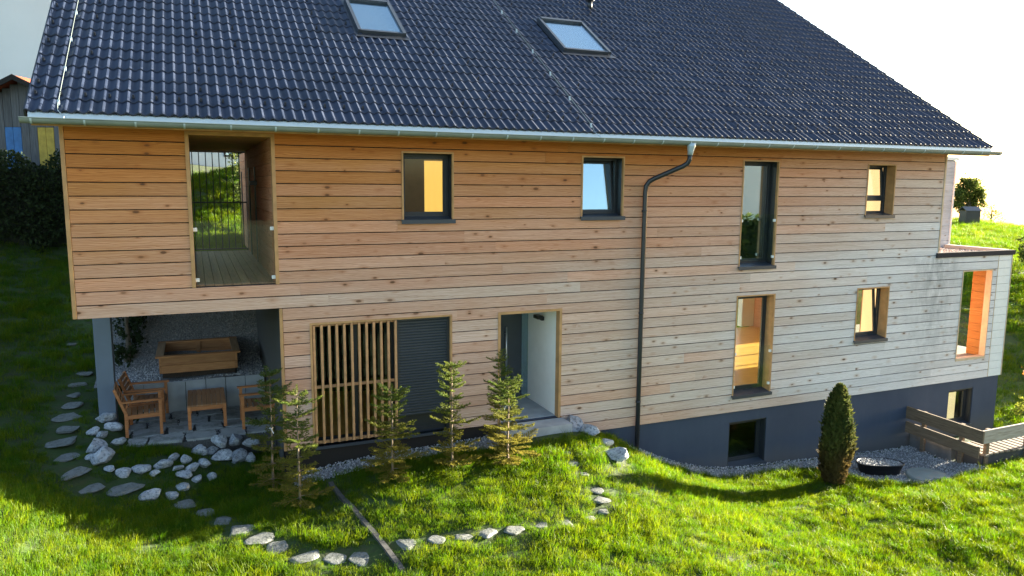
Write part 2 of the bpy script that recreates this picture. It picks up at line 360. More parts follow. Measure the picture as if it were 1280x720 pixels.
def ground_z(x, y):
    x = np.atleast_1d(np.asarray(x, float)); y = np.atleast_1d(np.asarray(y, float)); out = np.empty_like(x)
    for i in range(0, len(x), 20000):
        q = np.stack([x[i:i + 20000], y[i:i + 20000]], 1)
        d = np.linalg.norm(q[:, None] - CP[None, :, :2], axis=2)
        out[i:i + 20000] = _mq(d) @ _W[:_n] + _W[_n] + q @ _W[_n + 1:]
    amp = np.where((y < -0.75) | (x < -2.0) | (x > 20) | (y > 7.2), 1.0, 0.0)
    return out + amp * (0.022 * np.sin(x * 2.9 + 1.3 * np.sin(y * 1.7)) * np.sin(y * 3.3 + 1.1 * np.sin(x * 2.1)) + 0.014 * np.sin(x * 6.7 + y * 2.3) * np.sin(y * 7.1 - x * 1.9))
def gz(x, y): return float(ground_z(x, y)[0])
def ground_at(px, py, tmin=6.0):
    d = ray(px, py); t = np.arange(tmin, 60, 0.04); P = CAM + t[:, None] * d
    below = P[:, 2] < ground_z(P[:, 0], P[:, 1]); i = int(np.argmax(below)); return P[i]

def ground_mat():
    n = NT('turf_soil'); p = pos(n)
    a = n.noise(p, 0.35, 4); b = n.noise(p, 6.0, 4)
    c = n.mix(n.maprange(a, 0.35, 0.65), (0.018, 0.042, 0.005), (0.030, 0.058, 0.007))
    c = n.mix(n.maprange(b, 0.45, 0.75), c, (0.032, 0.038, 0.012))
    return n.done(n.bsdf(c, 0.95, n.bump(b, 0.6, 0.05)))
gx = np.concatenate([np.array([-400, -250, -150, -90, -60, -40, -30, -24, -20, -17]), np.arange(-15, 26, 0.22), np.arange(26.5, 60, 1.0), np.array([62, 66, 72, 80, 90, 105, 130, 170, 230, 300, 400])])
gy = np.concatenate([np.array([-400, -250, -150, -90, -60, -40, -30, -24, -20, -16]), np.arange(-13, 9, 0.22), np.arange(9.2, 26, 0.5), np.arange(27, 60, 1.5), np.array([62, 68, 76, 90, 110, 150, 220, 300, 400])])
GX, GY = np.meshgrid(gx, gy); GZ = ground_z(GX.ravel(), GY.ravel())
nx_, ny_ = len(gx), len(gy); ii, jj = np.meshgrid(np.arange(nx_ - 1), np.arange(ny_ - 1)); k0 = (jj * nx_ + ii).ravel()
ground = link('ground', np_mesh('ground', np.stack([GX.ravel(), GY.ravel(), GZ], 1), np.stack([k0, k0 + 1, k0 + nx_ + 1, k0 + nx_], 1), ground_mat(), True))
tag(ground, kind='structure')

# ------------------------------------------------------------------ the house
house = empty('house')
tag(house, 'long larch-clad house with dark blue tiled roof, slate plinth and many windows', 'house')
REAR = 6.3
wall = empty('wall'); wall.parent = house
# openings (x0, x1, z0, z1) cut out of the boards
OPEN = {'w1': (3.24, 4.16, 4.78, 5.95), 'w2': (6.66, 7.58, 4.80, 5.95), 'w3': (10.40, 11.36, 3.72, 5.95), 'w4': (10.40, 11.44, 0.94, 3.13),
        'w5': (13.88, 14.76, 4.76, 5.93), 'w6': (13.82, 14.84, 1.88, 3.13), 'screen': (1.66, 4.12, 1.0, 3.13), 'entry': (5.00, 6.30, 0.98, 3.11),
        'bay': (17.30, 18.40, 1.15, 3.40), 'loggia': (-0.08, 1.21, 3.80, 6.17)}
for k in range(-1, 27):
    zt, zb = 6.0 - 0.2 * k, 6.0 - 0.2 * (k + 1)
    zt2 = zt - 0.008; zb2 = zb + 0.008
    if k == -1: zt2 = 6.19
    xa = -1.645 if k <= 12 else 1.245
    if k >= 25: xa = 6.33
    xb = 16.345 if k <= 10 else 18.575
    cuts = sorted({xa, xb} | {x for o in OPEN.values() for x in o[:2] if xa < x < xb})
    runs = []; cur = None
    for a, b in zip(cuts[:-1], cuts[1:]):
        mid = (a + b) / 2; ivs = [(zb2, zt2)]
        if k == 11 and mid > 16.4: ivs = [(zb2, 3.742)]
        for o in OPEN.values():
            if o[0] < mid < o[1]:
                nv = []
                for (p, q) in ivs:
                    if o[3] <= p or o[2] >= q: nv.append((p, q))
                    else:
                        if o[2] - p > 0.02: nv.append((p, o[2]))
                        if q - o[3] > 0.02: nv.append((o[3], q))
                ivs = nv
        if not ivs: cur = None
        for iv in ivs:
            if cur is None: cur = []; runs.append(cur)
            cur.append((a, b) + iv)
        if k == 11 and b == 16.345: cur = None
    rr = random.Random(k * 13 + 5)
    for run in runs:
        x0, x1 = run[0][0], run[-1][1]; L = x1 - x0
        js = []; x = x0 + rr.uniform(1.6, 5.5)
        while x < x1 - 0.9:
            js.append(x); x += rr.uniform(3.6, 5.6)
        edges = [x0] + js + [x1]
        for e0, e1 in zip(edges[:-1], edges[1:]):
            mb = MB(); dy = rr.uniform(-0.0015, 0.0015)
            for (a, b, p, q) in run:
                a2, b2 = max(a, e0), min(b, e1)
                if b2 - a2 > 1e-4: mb.box(a2 + (0.0008 if a2 == e0 else 0), b2 - (0.0008 if b2 == e1 else 0), -0.024 + dy, 0.0, p, q)
            mb.build('board', M['siding'], wall)
# dark membrane behind the boards, with the openings left free
bk = MB(); yb0, yb1 = 0.012, 0.10
xs = sorted({-1.69, 1.2, 6.3, 16.39, 19.08} | {x for o in OPEN.values() for x in o[:2]}); zs = sorted({0.61, 1.0, 3.41, 3.74, 6.24} | {z for o in OPEN.values() for z in o[2:]})
for a, b in zip(xs[:-1], xs[1:]):
    run = None
    for p, q in zip(zs[:-1], zs[1:]):
        mx, mz = (a + b) / 2, (p + q) / 2
        ok = not any(o[0] < mx < o[1] and o[2] < mz < o[3] for o in OPEN.values())
        if mz < 3.41 and mx < 1.2: ok = False
        if mz > 3.74 and mx > 16.39: ok = False
        if ok: run = (run[0], q) if run else (p, q)
        if (not ok or q == zs[-1]) and run:
            bk.box(a, b, yb0, yb1, *run); run = None
bk.build('membrane', M['backing'], wall)
# corner boards and cover strips
def strip(name, m, *b): return MB().cbox(*b, 0.004).build(name, m, wall)
strip('corner_board', M['trim'], -1.705, -1.65, -0.032, 0.02, 3.41, 6.20)
strip('corner_board', M['trim_pale'], 16.35, 16.405, -0.032, 0.02, 3.87, 6.20)
strip('corner_board', M['trim'], 1.19, 1.24, -0.030, 0.02, 1.0, 3.395)
strip('corner_board', M['trim_pale'], 18.58, 18.6, -0.027, 0.0, 0.61, 3.74)
strip('corner_board', M['trim_pale'], 19.085, 19.115, -0.030, 0.02, 0.61, 3.74)
z = 0.61; i = 0
while z < 3.73:
    z1 = min(z + 0.2, 3.742); MB().box(18.603, 19.083, -0.022, 0.0, z, z1 - 0.007).build('board', M['siding_white'], wall); z += 0.2
def casing(o, m, wd=0.028, bottom=False, dp=0.12):
    x0, x1, z0, z1 = o; mb = MB()
    mb.box(x0, x0 + wd, -0.034, dp, z0, z1); mb.box(x1 - wd, x1, -0.034, dp, z0, z1); mb.box(x0 + wd, x1 - wd, -0.034, dp, z1 - wd, z1)
    if bottom: mb.box(x0 + wd, x1 - wd, -0.034, 0.12, z0, z0 + wd)
    return mb.build('casing', m, wall)
# side and rear shells (the parts the camera does not see, kept simple)
sh = MB()
SL = math.tan(R(33.3)); RZ = lambda y: 6.34 + SL * (y + 0.5)
EY, EXL, EXR, RIDGE = -0.5, -2.0, 17.2, 7.6
sh.prism([(-1.69, 0.10, 3.42), (-1.69, REAR, 3.42), (-1.69, REAR, RZ(REAR) - 0.42), (-1.69, 0.1, RZ(0.1) - 0.42)], (0.12, 0, 0))
sh.prism([(16.27, 0.10, 3.25), (16.27, REAR, 3.25), (16.27, REAR, RZ(REAR) - 0.42), (16.27, 0.1, RZ(0.1) - 0.42)], (0.12, 0, 0))
sh.box(16.27, 16.39, 0.10, 2.0, 0.0, 3.249); sh.box(16.27, 16.39, 4.3, REAR, 0.0, 3.249); sh.box(16.27, 16.39, 2.0, 4.3, 0.0, 0.99)
sh.build('side_wall', M['siding_side'], house)
rw = MB()
for (a, b, p, q) in ((-1.69, -0.2, 3.42, 6.1), (1.25, 2.9, 1.0, 6.1), (2.9, 4.7, 1.0, 3.8), (4.7, 6.1, 1, 6.1), (6.1, 9.2, 1.0, 6.1), (9.2, 12.4, 3.3, 6.1), (12.4, 13.0, 1, 6.1), (13.0, 15.8, 3.3, 4.0), (15.8, 16.4, 1, 6.1), (-1.69, 16.39, 6.1, RZ(REAR) - 0.4)):
    rw.box(a, b, REAR - 0.2, REAR, p, q)
rw.build('rear_wall', M['plaster'], house)
# floors, partitions
it = MB()
it.box(1.33, 16.27, 0.10, REAR - 0.2, 3.42, 3.72); it.box(1.33, 16.27, 0.10, REAR - 0.2, 6.05, 6.10)
it.build('interior_slab', M['inwall'], house)
fl = MB(); fl.box(1.33, 16.27, 0.20, REAR - 0.2, 0.80, 0.98); fl.build('interior_floor', M['floorwood'], house)
fl = MB(); fl.box(1.33, 16.27, 0.20, REAR - 0.2, 3.725, 3.78); fl.build('interior_floor', M['floorwood'], house)
pt = MB()
for x, z0, z1 in ((1.25, 1.0, 6.05), (4.5, 0.985, 3.41), (6.15, 3.785, 6.04), (9.2, 0.985, 3.41), (9.2, 3.785, 6.04), (12.4, 3.785, 6.04)):
    pt.box(x, x + 0.12, 0.13, REAR - 0.2, z0, z1)
pt.build('partition_wall', M['inwall'], house)

def window(o, tilt=0.0, gm='glass', transom=None, reveal='trim', sillm='sill', frame_in=0.05, depth=0.20, casing_m='trim', sash_open=False, front=-0.03):
    x0, x1, z0, z1 = o
    e = empty('window'); e.parent = house
    cw = 0.028
    a, b, p, q = x0 + cw, x1 - cw, z0 + 0.06, z1 - cw
    rd_ = 0.03 if reveal == 'frame' else 0.12
    if casing_m: casing(o, M[casing_m], dp=rd_)
    # reveal lining between casing and frame
    rv = MB()
    rv.box(x0 + 0.004, a, rd_, depth + 0.10, z0, z1); rv.box(b, x1 - 0.004, rd_, depth + 0.10, z0, z1); rv.box(a, b, rd_, depth + 0.10, q, z1 - 0.004)
    rv.box(a, b, 0.0, depth + 0.10, z0 - 0.02, z0 + 0.02)
    rv.build('reveal', M[reveal], e)
    f = frame_in
    fr = MB()
    fr.cbox(a, a + f, depth, depth + 0.07, p, q, 0.004); fr.cbox(b - f, b, depth, depth + 0.07, p, q, 0.004)
    fr.cbox(a + f, b - f, depth, depth + 0.07, p, p + f, 0.004); fr.cbox(a + f, b - f, depth, depth + 0.07, q - f, q, 0.004)
    fr.build('frame', M['frame'], e)
    zc0 = p + f - 0.01
    zt = transom if transom else zc0
    if transom:
        t = MB(); t.cbox(a + f, b - f, depth + 0.005, depth + 0.065, transom - 0.05, transom + 0.03, 0.004); t.build('transom', M['frame'], e)
        MB().box(a + f - 0.01, b - f + 0.01, depth + 0.030, depth + 0.040, zc0, transom - 0.045).build('pane', M[gm], e); zt = transom + 0.028
    # sash, tilted inwards at the top when open
    sa = MB(); s = 0.05; A, B, P, Q = a + f - 0.012, b - f + 0.012, zt, q - f + 0.012
    for bx in ((A, A + s, P, Q), (B - s, B, P, Q), (A + s, B - s, P, P + s), (A + s, B - s, Q - s, Q)):
        sa.cbox(bx[0], bx[1], depth + 0.012, depth + 0.062, bx[2], bx[3], 0.004)
    pn = MB().box(A + s - 0.005, B - s + 0.005, depth + 0.032, depth + 0.046, P + s - 0.005, Q - s + 0.005)
    if tilt:
        for mb in (sa, pn): mb.v = [(x, y + math.tan(R(tilt)) * (zz - P), zz) for x, y, zz in mb.v]
    sa.build('sash', M['frame'], e); pn.build('pane', M[gm], e)
    # metal sill with turned-up ends
    sm = MB()
    sm.prism([(x0 - 0.015, front - 0.035, z0 - 0.005), (x0 - 0.015, front - 0.035, z0 + 0.022), (x0 - 0.015, depth + 0.02, z0 + 0.075), (x0 - 0.015, depth + 0.02, z0 + 0.022)], (x1 - x0 + 0.03, 0, 0))
    sm.box(x0 - 0.02, x1 + 0.02, front - 0.040, front - 0.034, z0 - 0.045, z0 + 0.025)
    sm.build('sill', M[sillm], e)
    return e
W1 = window(OPEN['w1'], reveal='frame'); W2 = window(OPEN['w2'], tilt=7, gm='glass_coated', reveal='frame'); W3 = window(OPEN['w3'], gm='glass_mirror', reveal='frame'); W4 = window(OPEN['w4'], gm='glass', tilt=0)
W5 = window(OPEN['w5'], tilt=6, transom=5.15); W6 = window(OPEN['w6'], tilt=6)
tag(W1, 'upper window with yellow-lit room between loggia and downpipe'); tag(W2, 'upper window beside downpipe reflecting pale blue sky')
# glass fall guards in front of the two tall windows
def guard(parent, x0, x1, z0, z1, y=-0.005, m='glass_clear'):
    MB().box(x0, x1, y, y + 0.012, z0, z1).build('balustrade_pane', M[m], parent)
    for x in (x0, x1):
        for zz in (z0 + 0.07, z1 - 0.13):
            MB().cbox(x - 0.03, x + 0.03, y - 0.022, y + 0.026, zz - 0.028, zz + 0.028, 0.004).build('clamp', M['whiteplastic'], parent)
guard(W3, 10.44, 11.32, 3.86, 4.83); guard(W4, 10.44, 11.40, 1.08, 2.0)
# interior hangings seen through the panes
cu = empty('curtains'); cu.parent = house
def hang(x0, x1, y, z0, z1, m, name='curtain', fold=0.015):
    mb = MB(); nf = max(6, int((x1 - x0) / 0.05)); vs_ = []
    for i in range(nf + 1):
        x = x0 + (x1 - x0) * i / nf; yy = y + fold * math.sin(i * 1.9)
        vs_ += [(x, yy, z0), (x, yy, z1)]
    mb.v = vs_; mb.f = [(2 * i, 2 * i + 2, 2 * i + 3, 2 * i + 1) for i in range(nf)]
    return mb.build(name, M[m], cu, True)
hang(4.58, 5.45, 3.2, 3.79, 5.90, 'yellow_curtain', fold=0.006)
MB().box(3.0, 4.575, 3.2, 3.26, 3.79, 6.04).build('interior_door', M['indark'], house); MB().box(4.58, 6.14, 3.22, 3.28, 5.91, 6.04).build('interior_door', M['indark'], house); MB().box(5.46, 6.14, 3.2, 3.26, 3.79, 5.90).build('interior_door', M['indark'], house)
def hang_x(x, y0, y1, z0, z1, m): return MB().quad((x, y0, z0), (x, y1, z0), (x, y1, z1), (x, y0, z1)).build('blind', M[m], cu)
hang_x(16.25, 0.3, 4.2, 4.0, 6.02, 'cream_curtain'); MB().quad((15.4, 0.62, 4.6), (15.9, 1.1, 4.6), (15.75, .95, 5.62), (15.3, 0.55, 5.62)).build('blind', M['white_curtain'], cu)
hang_x(16.25, 0.3, 1.95, 1.0, 3.38, 'cream_curtain')
hang(13.0, 15.8, REAR - 0.1, 4.0, 6.02, 'white_curtain')
# frames of the rear glazed door of the ground-floor room
rd = MB()
for x in (9.35, 10.4, 11.4, 12.3): rd.box(x, x + 0.08, REAR - 0.18, REAR - 0.1, 0.98, 3.29)
rd.box(9.32, 12.38, REAR - 0.18, REAR - 0.1, 0.98, 1.14); rd.build('rear_door_frame', M['frame'], house)

# plinth with the two basement windows
pl = MB(); PO = ((10.40, 11.42, -0.66, 0.36), (17.24, 18.14, -0.62, 0.36))
px_ = sorted({6.9, 19.06} | {x for o in PO for x in o[:2]})
for a, b in zip(px_[:-1], px_[1:]):
    mid = (a + b) / 2; o = [o for o in PO if o[0] < mid < o[1]]
    if o: pl.box(a, b, 0.012, 0.22, o[0][3], 0.598); pl.box(a, b, 0.012, 0.22, -1.6, o[0][2])
    else: pl.box(a, b, 0.012, 0.22, -1.6, 0.598)
pl.box(1.2, 6.9, 0.02, 0.22, 0.2, 0.985); pl.box(18.95, 19.06, 0.22, REAR, -1.6, 0.598)
pl.build('plinth', M['plinth'], house)
MB().box(6.9, 18.9, 3.2, 3.4, -1.6, 0.7).build('cellar_wall', M['darkwall'], house)
for o in PO: window(o, casing_m=None, reveal='frame', depth=0.16, front=0.012)
hang(17.2, 18.2, 0.5, -0.7, 0.36, 'cream_curtain')

# window with sliding slat screen and roller shutter
sc = empty('sliding_screen'); sc.parent = house
x0, x1, z0, z1 = OPEN['screen']; casing(OPEN['screen'], M['trim'], 0.035)
MB().box(x0 + 0.035, x1 - 0.035, -0.03, 0.20, 0.955, 1.0).build('threshold', M['sill'], sc)
fr = MB(); fr.box(x0 + 0.036, x1 - 0.036, 0.17, 0.24, 1.0, 1.08); fr.box(x0 + 0.036, x1 - 0.036, 0.17, 0.24, 3.03, 3.09)
for x in (1.70, 2.40, 3.06, 4.0): fr.box(x, x + 0.07, 0.172, 0.238, 1.08, 3.03)
fr.build('window_frame', M['frame'], sc)
MB().box(1.77, 3.06, 0.20, 0.21, 1.08, 3.03).build('pane', M['glass'], sc)
for i in range(12):
    x = 1.705 + i * (3.12 - 1.705 - 0.04) / 11
    MB().cbox(x, x + 0.040, -0.022, 0.030, 1.045, 3.085, 0.003).build('slat', M['slat'], sc)
for zc in (1.06, 2.02, 3.075):
    MB().cbox(1.70, 3.13, 0.031, 0.055, zc - 0.025, zc + 0.025, 0.003).build('screen_rail', M['slat'], sc)
shb = MB(); z = 1.34
while z < 3.08:
    shb.prism([(3.16, 0.060, z), (3.16, 0.048, z + 0.012), (3.16, 0.048, z + 0.036), (3.16, 0.060, z + 0.048), (3.16, 0.07, z + 0.048), (3.16, 0.07, z)], (0.89, 0, 0)); z += 0.05
o = shb.build('roller_shutter', M['blind'], sc)
MB().box(3.13, 4.0, 0.175, 0.235, 1.08, 3.03).build('door_leaf', M['frame'], sc)
gr = MB(); gr.box(3.125, 3.165, 0.03, 0.10, 1.0, 3.09); gr.box(4.045, 4.083, 0.03, 0.10, 1.0, 3.09); gr.build('shutter_rail', M['frame'], sc)

# recessed entrance
en = empty('entrance'); en.parent = house
casing(OPEN['entry'], M['trim'], 0.05)
MB().box(6.252, 6.30, 0.121, 1.5, 0.985, 3.11).build('niche_wall', M['plaster'], en)
MB().box(4.98, 5.03, 0.121, 1.5, 0.985, 3.11).build('niche_wall', M['plaster'], en)
MB().box(5.032, 6.25, 0.11, 1.5, 3.062, 3.11).build('niche_ceiling', M['plaster'], en)
MB().box(5.0, 6.36, -0.42, 0.10, 0.80, 0.965).build('doorstep', M['concrete'], en)
MB().box(5.032, 6.25, 0.10, 1.42, 0.86, 0.995).build('doorstep', M['concrete'], en)
db = MB(); db.box(5.032, 6.25, 1.42, 1.5, 0.978, 3.06); db.build('door_frame', M['frame'], en)
dr = MB().cbox(5.30, 6.08, 1.37, 1.415, 1.0, 3.0, 0.006).build('door', M['sill'], en)
hd = MB(); hd.tube([(5.72, 1.30, 1.5), (5.72, 1.30, 2.55)], 0.018, 10)
for zz in (1.65, 2.4): hd.tube([(5.72, 1.30, zz), (5.72, 1.37, zz)], 0.010, 8)
hd.build('handle', M['steel'], dr, True)
MB().box(6.10, 6.24, 1.385, 1.418, 1.0, 3.05).build('side_light', M['glass_coated'], en)
lm = MB(); lm.cbox(6.19, 6.252, 0.64, 0.74, 2.76, 2.84, 0.006); lm.cbox(6.08, 6.20, 0.58, 0.80, 2.80, 2.87, 0.008); lm.build('wall_lamp', M['black'], en)

# upper-left passage (loggia)
lo = empty('loggia'); lo.parent = house
casing(OPEN['loggia'], M['trim'], 0.055)
for i in range(9):
    x = -0.02 + i * 0.1345
    MB().cbox(x, x + 0.127, 0.10, REAR - 0.05, 3.79, 3.825, 0.003).build('deck_board', M['deck'], lo)
MB().box(-0.02, 1.19, 0.10, REAR - 0.05, 3.45, 3.785).build('floor_joists', M['backing'], lo)
MB().box(-0.02, 1.19, 0.13, REAR - 0.05, 6.13, 6.19).build('soffit', M['trim'], lo)
MB().box(-0.12, -0.025, 0.12, REAR - 0.05, 3.42, 6.19).build('side_wall', M['siding_side'], lo)
for k in range(0, 12):
    zt = 6.12 - 0.2 * k
    MB().box(1.155, 1.19, 0.122, REAR + 2.2, max(3.83, zt - 0.193), zt).build('board', M['siding_side'], lo)
MB().box(1.195, 1.245, 0.122, REAR + 2.2, 3.42, 6.19).build('membrane', M['backing'], lo)
for (ya, yb, za, zb) in ((3.35, 3.52, 3.83, 5.72), (4.95, 5.15, 3.83, 5.72), (7.7, 7.95, 3.83, 5.68)):
    MB().cbox(1.135, 1.156, ya, yb, za, zb, 0.004).build('door_post', M['frame'], lo)
MB().cbox(1.02, 1.16, 3.0, 3.2, 5.36, 5.45, 0.008).build('wall_lamp', M['black'], lo)
bars = [MB().box(0.0 + i * 0.143, 0.020 + i * 0.143, REAR - 0.09, REAR - 0.07, 3.87, 6.12).build('bar', M['frame'], lo) for i in range(9)]
for zc in (3.87, 4.95, 6.10): MB().box(-0.02, 1.154, REAR - 0.095, REAR - 0.065, zc - 0.015, zc + 0.015).build('bar_rail', M['frame'], lo)
guard(lo, 0.0, 1.13, 3.84, 4.82, 0.03)
# underside of the projecting box, post below it, dark wall of the patio niche
MB().box(-1.69, 1.19, 0.10, REAR + 0.2, 3.40, 3.44).build('soffit', M['trim'], house)
MB().box(-1.69, -0.12, 0.10, REAR, 3.445, 3.5).build('soffit', M['trim'], house)
MB().cbox(-1.73, -1.455, 2.30, 2.58, 0.7, 3.40, 0.006).build('post', M['postgrey'], house)
MB().box(1.20, 1.245, 0.105, 8.5, 0.2, 3.40).build('niche_wall', M['darkwall'], house)

# lower right block: open corner room, flat roof with gravel, set-back upper block
by = empty('corner_block'); by.parent = house
casing(OPEN['bay'], M['trim_pale'], 0.03)
MB().box(17.31, 18.39, -0.04, 0.12, 1.12, 1.18).build('sill_board', M['trim_pale'], by)
MB().box(16.4, 19.08, 0.10, 4.5, 3.45, 3.74).build('roof_slab', M['inwall'], by)
MB().box(16.4, 19.06, 0.22, 4.5, 0.7, 1.14).build('floor_slab', M['plank_deck'], by)
for (ya, yb) in ((0.10, 2.0), (4.3, 4.5)): MB().box(16.4, 17.25, ya, yb, 1.14, 3.45).build('inner_wall', M['siding_side'], by)
ld = MB()
for y in (2.0, 3.1, 4.22): ld.box(16.41, 16.48, y, y + 0.08, 1.14, 3.3)
ld.build('loggia_door_frame', M['frame'], by); MB().box(16.44, 16.45, 2.08, 4.22, 1.14, 3.3).build('pane', M['glass_clear'], by)
for k in range(11):
    zb = 1.15 + 0.205 * k
    MB().box(18.37, 18.40, 0.122, 0.46, zb, zb + 0.198).build('board', M['siding_fresh'], by)
MB().box(18.40, 19.02, 0.12, 0.46, 1.142, 3.44).build('membrane', M['trim'], by)
MB().box(19.03, 19.07, 0.105, 0.46, 0.6, 3.74).build('side_wall', M['siding_white'], by); MB().box(19.03, 19.07, 0.46, 4.5, 0.6, 1.14).build('side_wall', M['siding_white'], by); MB().box(19.03, 19.07, 0.46, 4.5, 3.45, 3.74).build('side_wall', M['siding_white'], by)
MB().box(18.98, 18.99, 0.5, 4.4, 1.16, 2.2).build('balustrade_pane', M['glass_clear'], by)
ed = MB(); ed.box(16.30, 19.15, -0.06, 0.03, 3.745, 3.862); ed.box(19.06, 19.15, 0.03, 1.75, 3.745, 3.862); ed.build('roof_edge', plain('roof_edge_sheet', (0.022, 0.026, 0.034), 0.8, 0.1, 4, 0, 0, 0.15), by)
MB().box(16.4, 19.06, 0.03, 1.75, 3.742, 3.79).build('roof_gravel_base', M['concrete_dark'], by)
MB().box(18.9, 19.06, 0.03, 1.75, 3.79, 3.872).build('parapet_board', M['concrete'], by)
for k in range(12):
    zb = 3.80 + 0.194 * k; MB().box(16.42, 19.05, 1.72, 1.75, zb, zb + 0.187).build('board', M['siding_grey'], by)
MB().box(16.42, 19.08, 1.755, 4.5, 3.742, 6.14).build('upper_block', M['siding_grey'], by)
MB().cbox(19.05, 19.09, 1.70, 1.76, 3.80, 6.13, 0.004).build('corner_board', M['siding_white'], by)
MB().cbox(16.42, 19.14, 1.68, 4.5, 6.145, 6.24, 0.01).build('roof_edge', M['zinc_flash'], by)

# ------------------------------------------------------------------ roof
roof = empty('roof'); roof.parent = house
ca, sa_ = math.cos(R(33.3)), math.sin(R(33.3))
O0 = np.array([EXL, EY, 6.34]); DU = np.array([1.0, 0, 0]); DV = np.array([0, ca, sa_]); DN = np.array([0, -sa_, ca])
def RP(u, v, n=0.0): return tuple(O0 + DU * u + DV * v + DN * n)
RL = (RIDGE - EY) / ca; RWD = EXR - EXL
MB().prism([RP(0.02, 0.03, -0.035), RP(RWD - 0.02, 0.03, -0.035), RP(RWD - 0.02, RL, -0.035), RP(0.02, RL, -0.035)], tuple(DN * -0.16)).build('roof_deck', M['backing'], roof)
SK = ((5.04, 5.98, 3.43, 5.03), (9.42, 10.58, 3.40, 5.03))
TW, TL = 0.3, 0.34
ncol = int(round(RWD / TW)); TW = RWD / ncol; nrow = int(RL / TL) + 1
def tile_mesh():
    us = np.linspace(0, 1, 17); t = (us * 2) % 1.0
    prof = 0.030 * (0.5 + 0.5 * np.cos(2 * np.pi * us * 2)) ** 1.25
    V = []; F = []
    n = len(us)
    rows = [(-0.035, 0.006, 1.0), (-0.035, 0.026, 1.0), (-0.02, 0.0305, 1.0), (TL + 0.02, 0.006, 1.0)]
    for (v, nn, s) in rows:
        for i in range(n): V.append((us[i] * (TW + 0.004), v - 0.012 * (0.5 - 0.5 * math.cos(2 * np.pi * us[i] * 2)) * (1 if v < 0 else 0), nn + prof[i] * s))
    for r_ in range(3):
        for i in range(n - 1):
            a = r_ * n + i; F.append((a, a + 1, a + n + 1, a + n))
    return np.array(V), np.array(F)
TV, TF = tile_mesh()
tile_me = np_mesh('tile', TV, TF, M['tile'], True)
tm = Matrix(((DU[0], DV[0], DN[0], 0), (DU[1], DV[1], DN[1], 0), (DU[2], DV[2], DN[2], 0), (0, 0, 0, 1)))
cells = []
for r_ in range(nrow):
    for c_ in range(ncol):
        u0, v0 = c_ * TW, r_ * TL
        if v0 > RL - 0.1: continue
        if any(s[0] - 0.04 < u0 + TW * 0.5 < s[1] + 0.04 and s[2] - 0.02 < v0 + TL * 0.5 < s[3] + 0.08 for s in SK): continue
        P = np.array(RP(u0 + TW / 2, v0 + TL / 2)); X_, Y_, d_ = project(P)
        inside = -20 < X_ < 1300 and Y_ > -15
        view = (CAM - P) / np.linalg.norm(CAM - P)
        cells.append((0 if inside else 1, -(view @ DN) / d_ ** 2, u0, v0, r_, c_))
cells.sort()
big, rest = cells[:300], cells[300:]
rt_ = random.Random(3)
for (_, _, u0, v0, r_, c_) in big:
    o = bpy.data.objects.new('tile', tile_me); col.objects.link(o); o.parent = roof
    mw = tm.copy(); p = RP(u0, v0, rt_.uniform(-0.0015, 0.0015)); mw.translation = Vector(p) + Vector((rt_.uniform(-.002, .002), 0, 0)); o.matrix_local = mw
RM = np.stack([DU, DV, DN], 0)
off = np.array([RP(u0, v0, rt_.uniform(-0.0015, 0.0015)) for (_, _, u0, v0, _, _) in rest])
VV = (TV @ RM)[None] + off[:, None]; FF = TF[None] + (np.arange(len(rest)) * len(TV))[:, None, None]
tag(link('roof_tiles', np_mesh('roof_tiles', VV.reshape(-1, 3), FF.reshape(-1, 4), M['tile'], True), roof), kind='stuff')
# snow guards: hooked tabs, a full row near the eave and a staggered scatter above
sg = MB()
def hook(u, v):
    for du in (0.0,):
        a = [RP(u - 0.014, v, 0.036), RP(u + 0.014, v, 0.036), RP(u + 0.014, v + 0.085, 0.030), RP(u - 0.014, v + 0.085, 0.030)]
        sg.prism(a, tuple(DN * 0.004))
        sg.prism([RP(u - 0.014, v, 0.036), RP(u + 0.014, v, 0.036), RP(u + 0.014, v + 0.02, 0.085), RP(u - 0.014, v + 0.02, 0.085)], tuple(DV * 0.006))
for r_ in range(nrow - 1):
    for c_ in range(ncol):
        u = c_ * TW + TW * 0.25; v = r_ * TL + 0.06
        if any(s[0] - 0.1 < u < s[1] + 0.1 and s[2] - 0.1 < v < s[3] + 0.1 for s in SK): continue
        if r_ == 1 or (r_ > 1 and (c_ * 2 + r_ * 3 + (r_ // 2)) % 7 == 0): hook(u, v)
tag(sg.build('snow_guards', plain('dark_hook', (0.014, 0.018, 0.028), 0.7, 0.1), roof), kind='stuff')
# verges
for u, m in ((-0.03, 1), (RWD + 0.005, 1)):
    MB().prism([RP(u, 0.0, -0.16), RP(u + 0.025, 0.0, -0.16), RP(u + 0.025, 0.0, 0.02), RP(u, 0.0, 0.02)], tuple(DV * RL)).build('verge_board', M['frame'], roof)
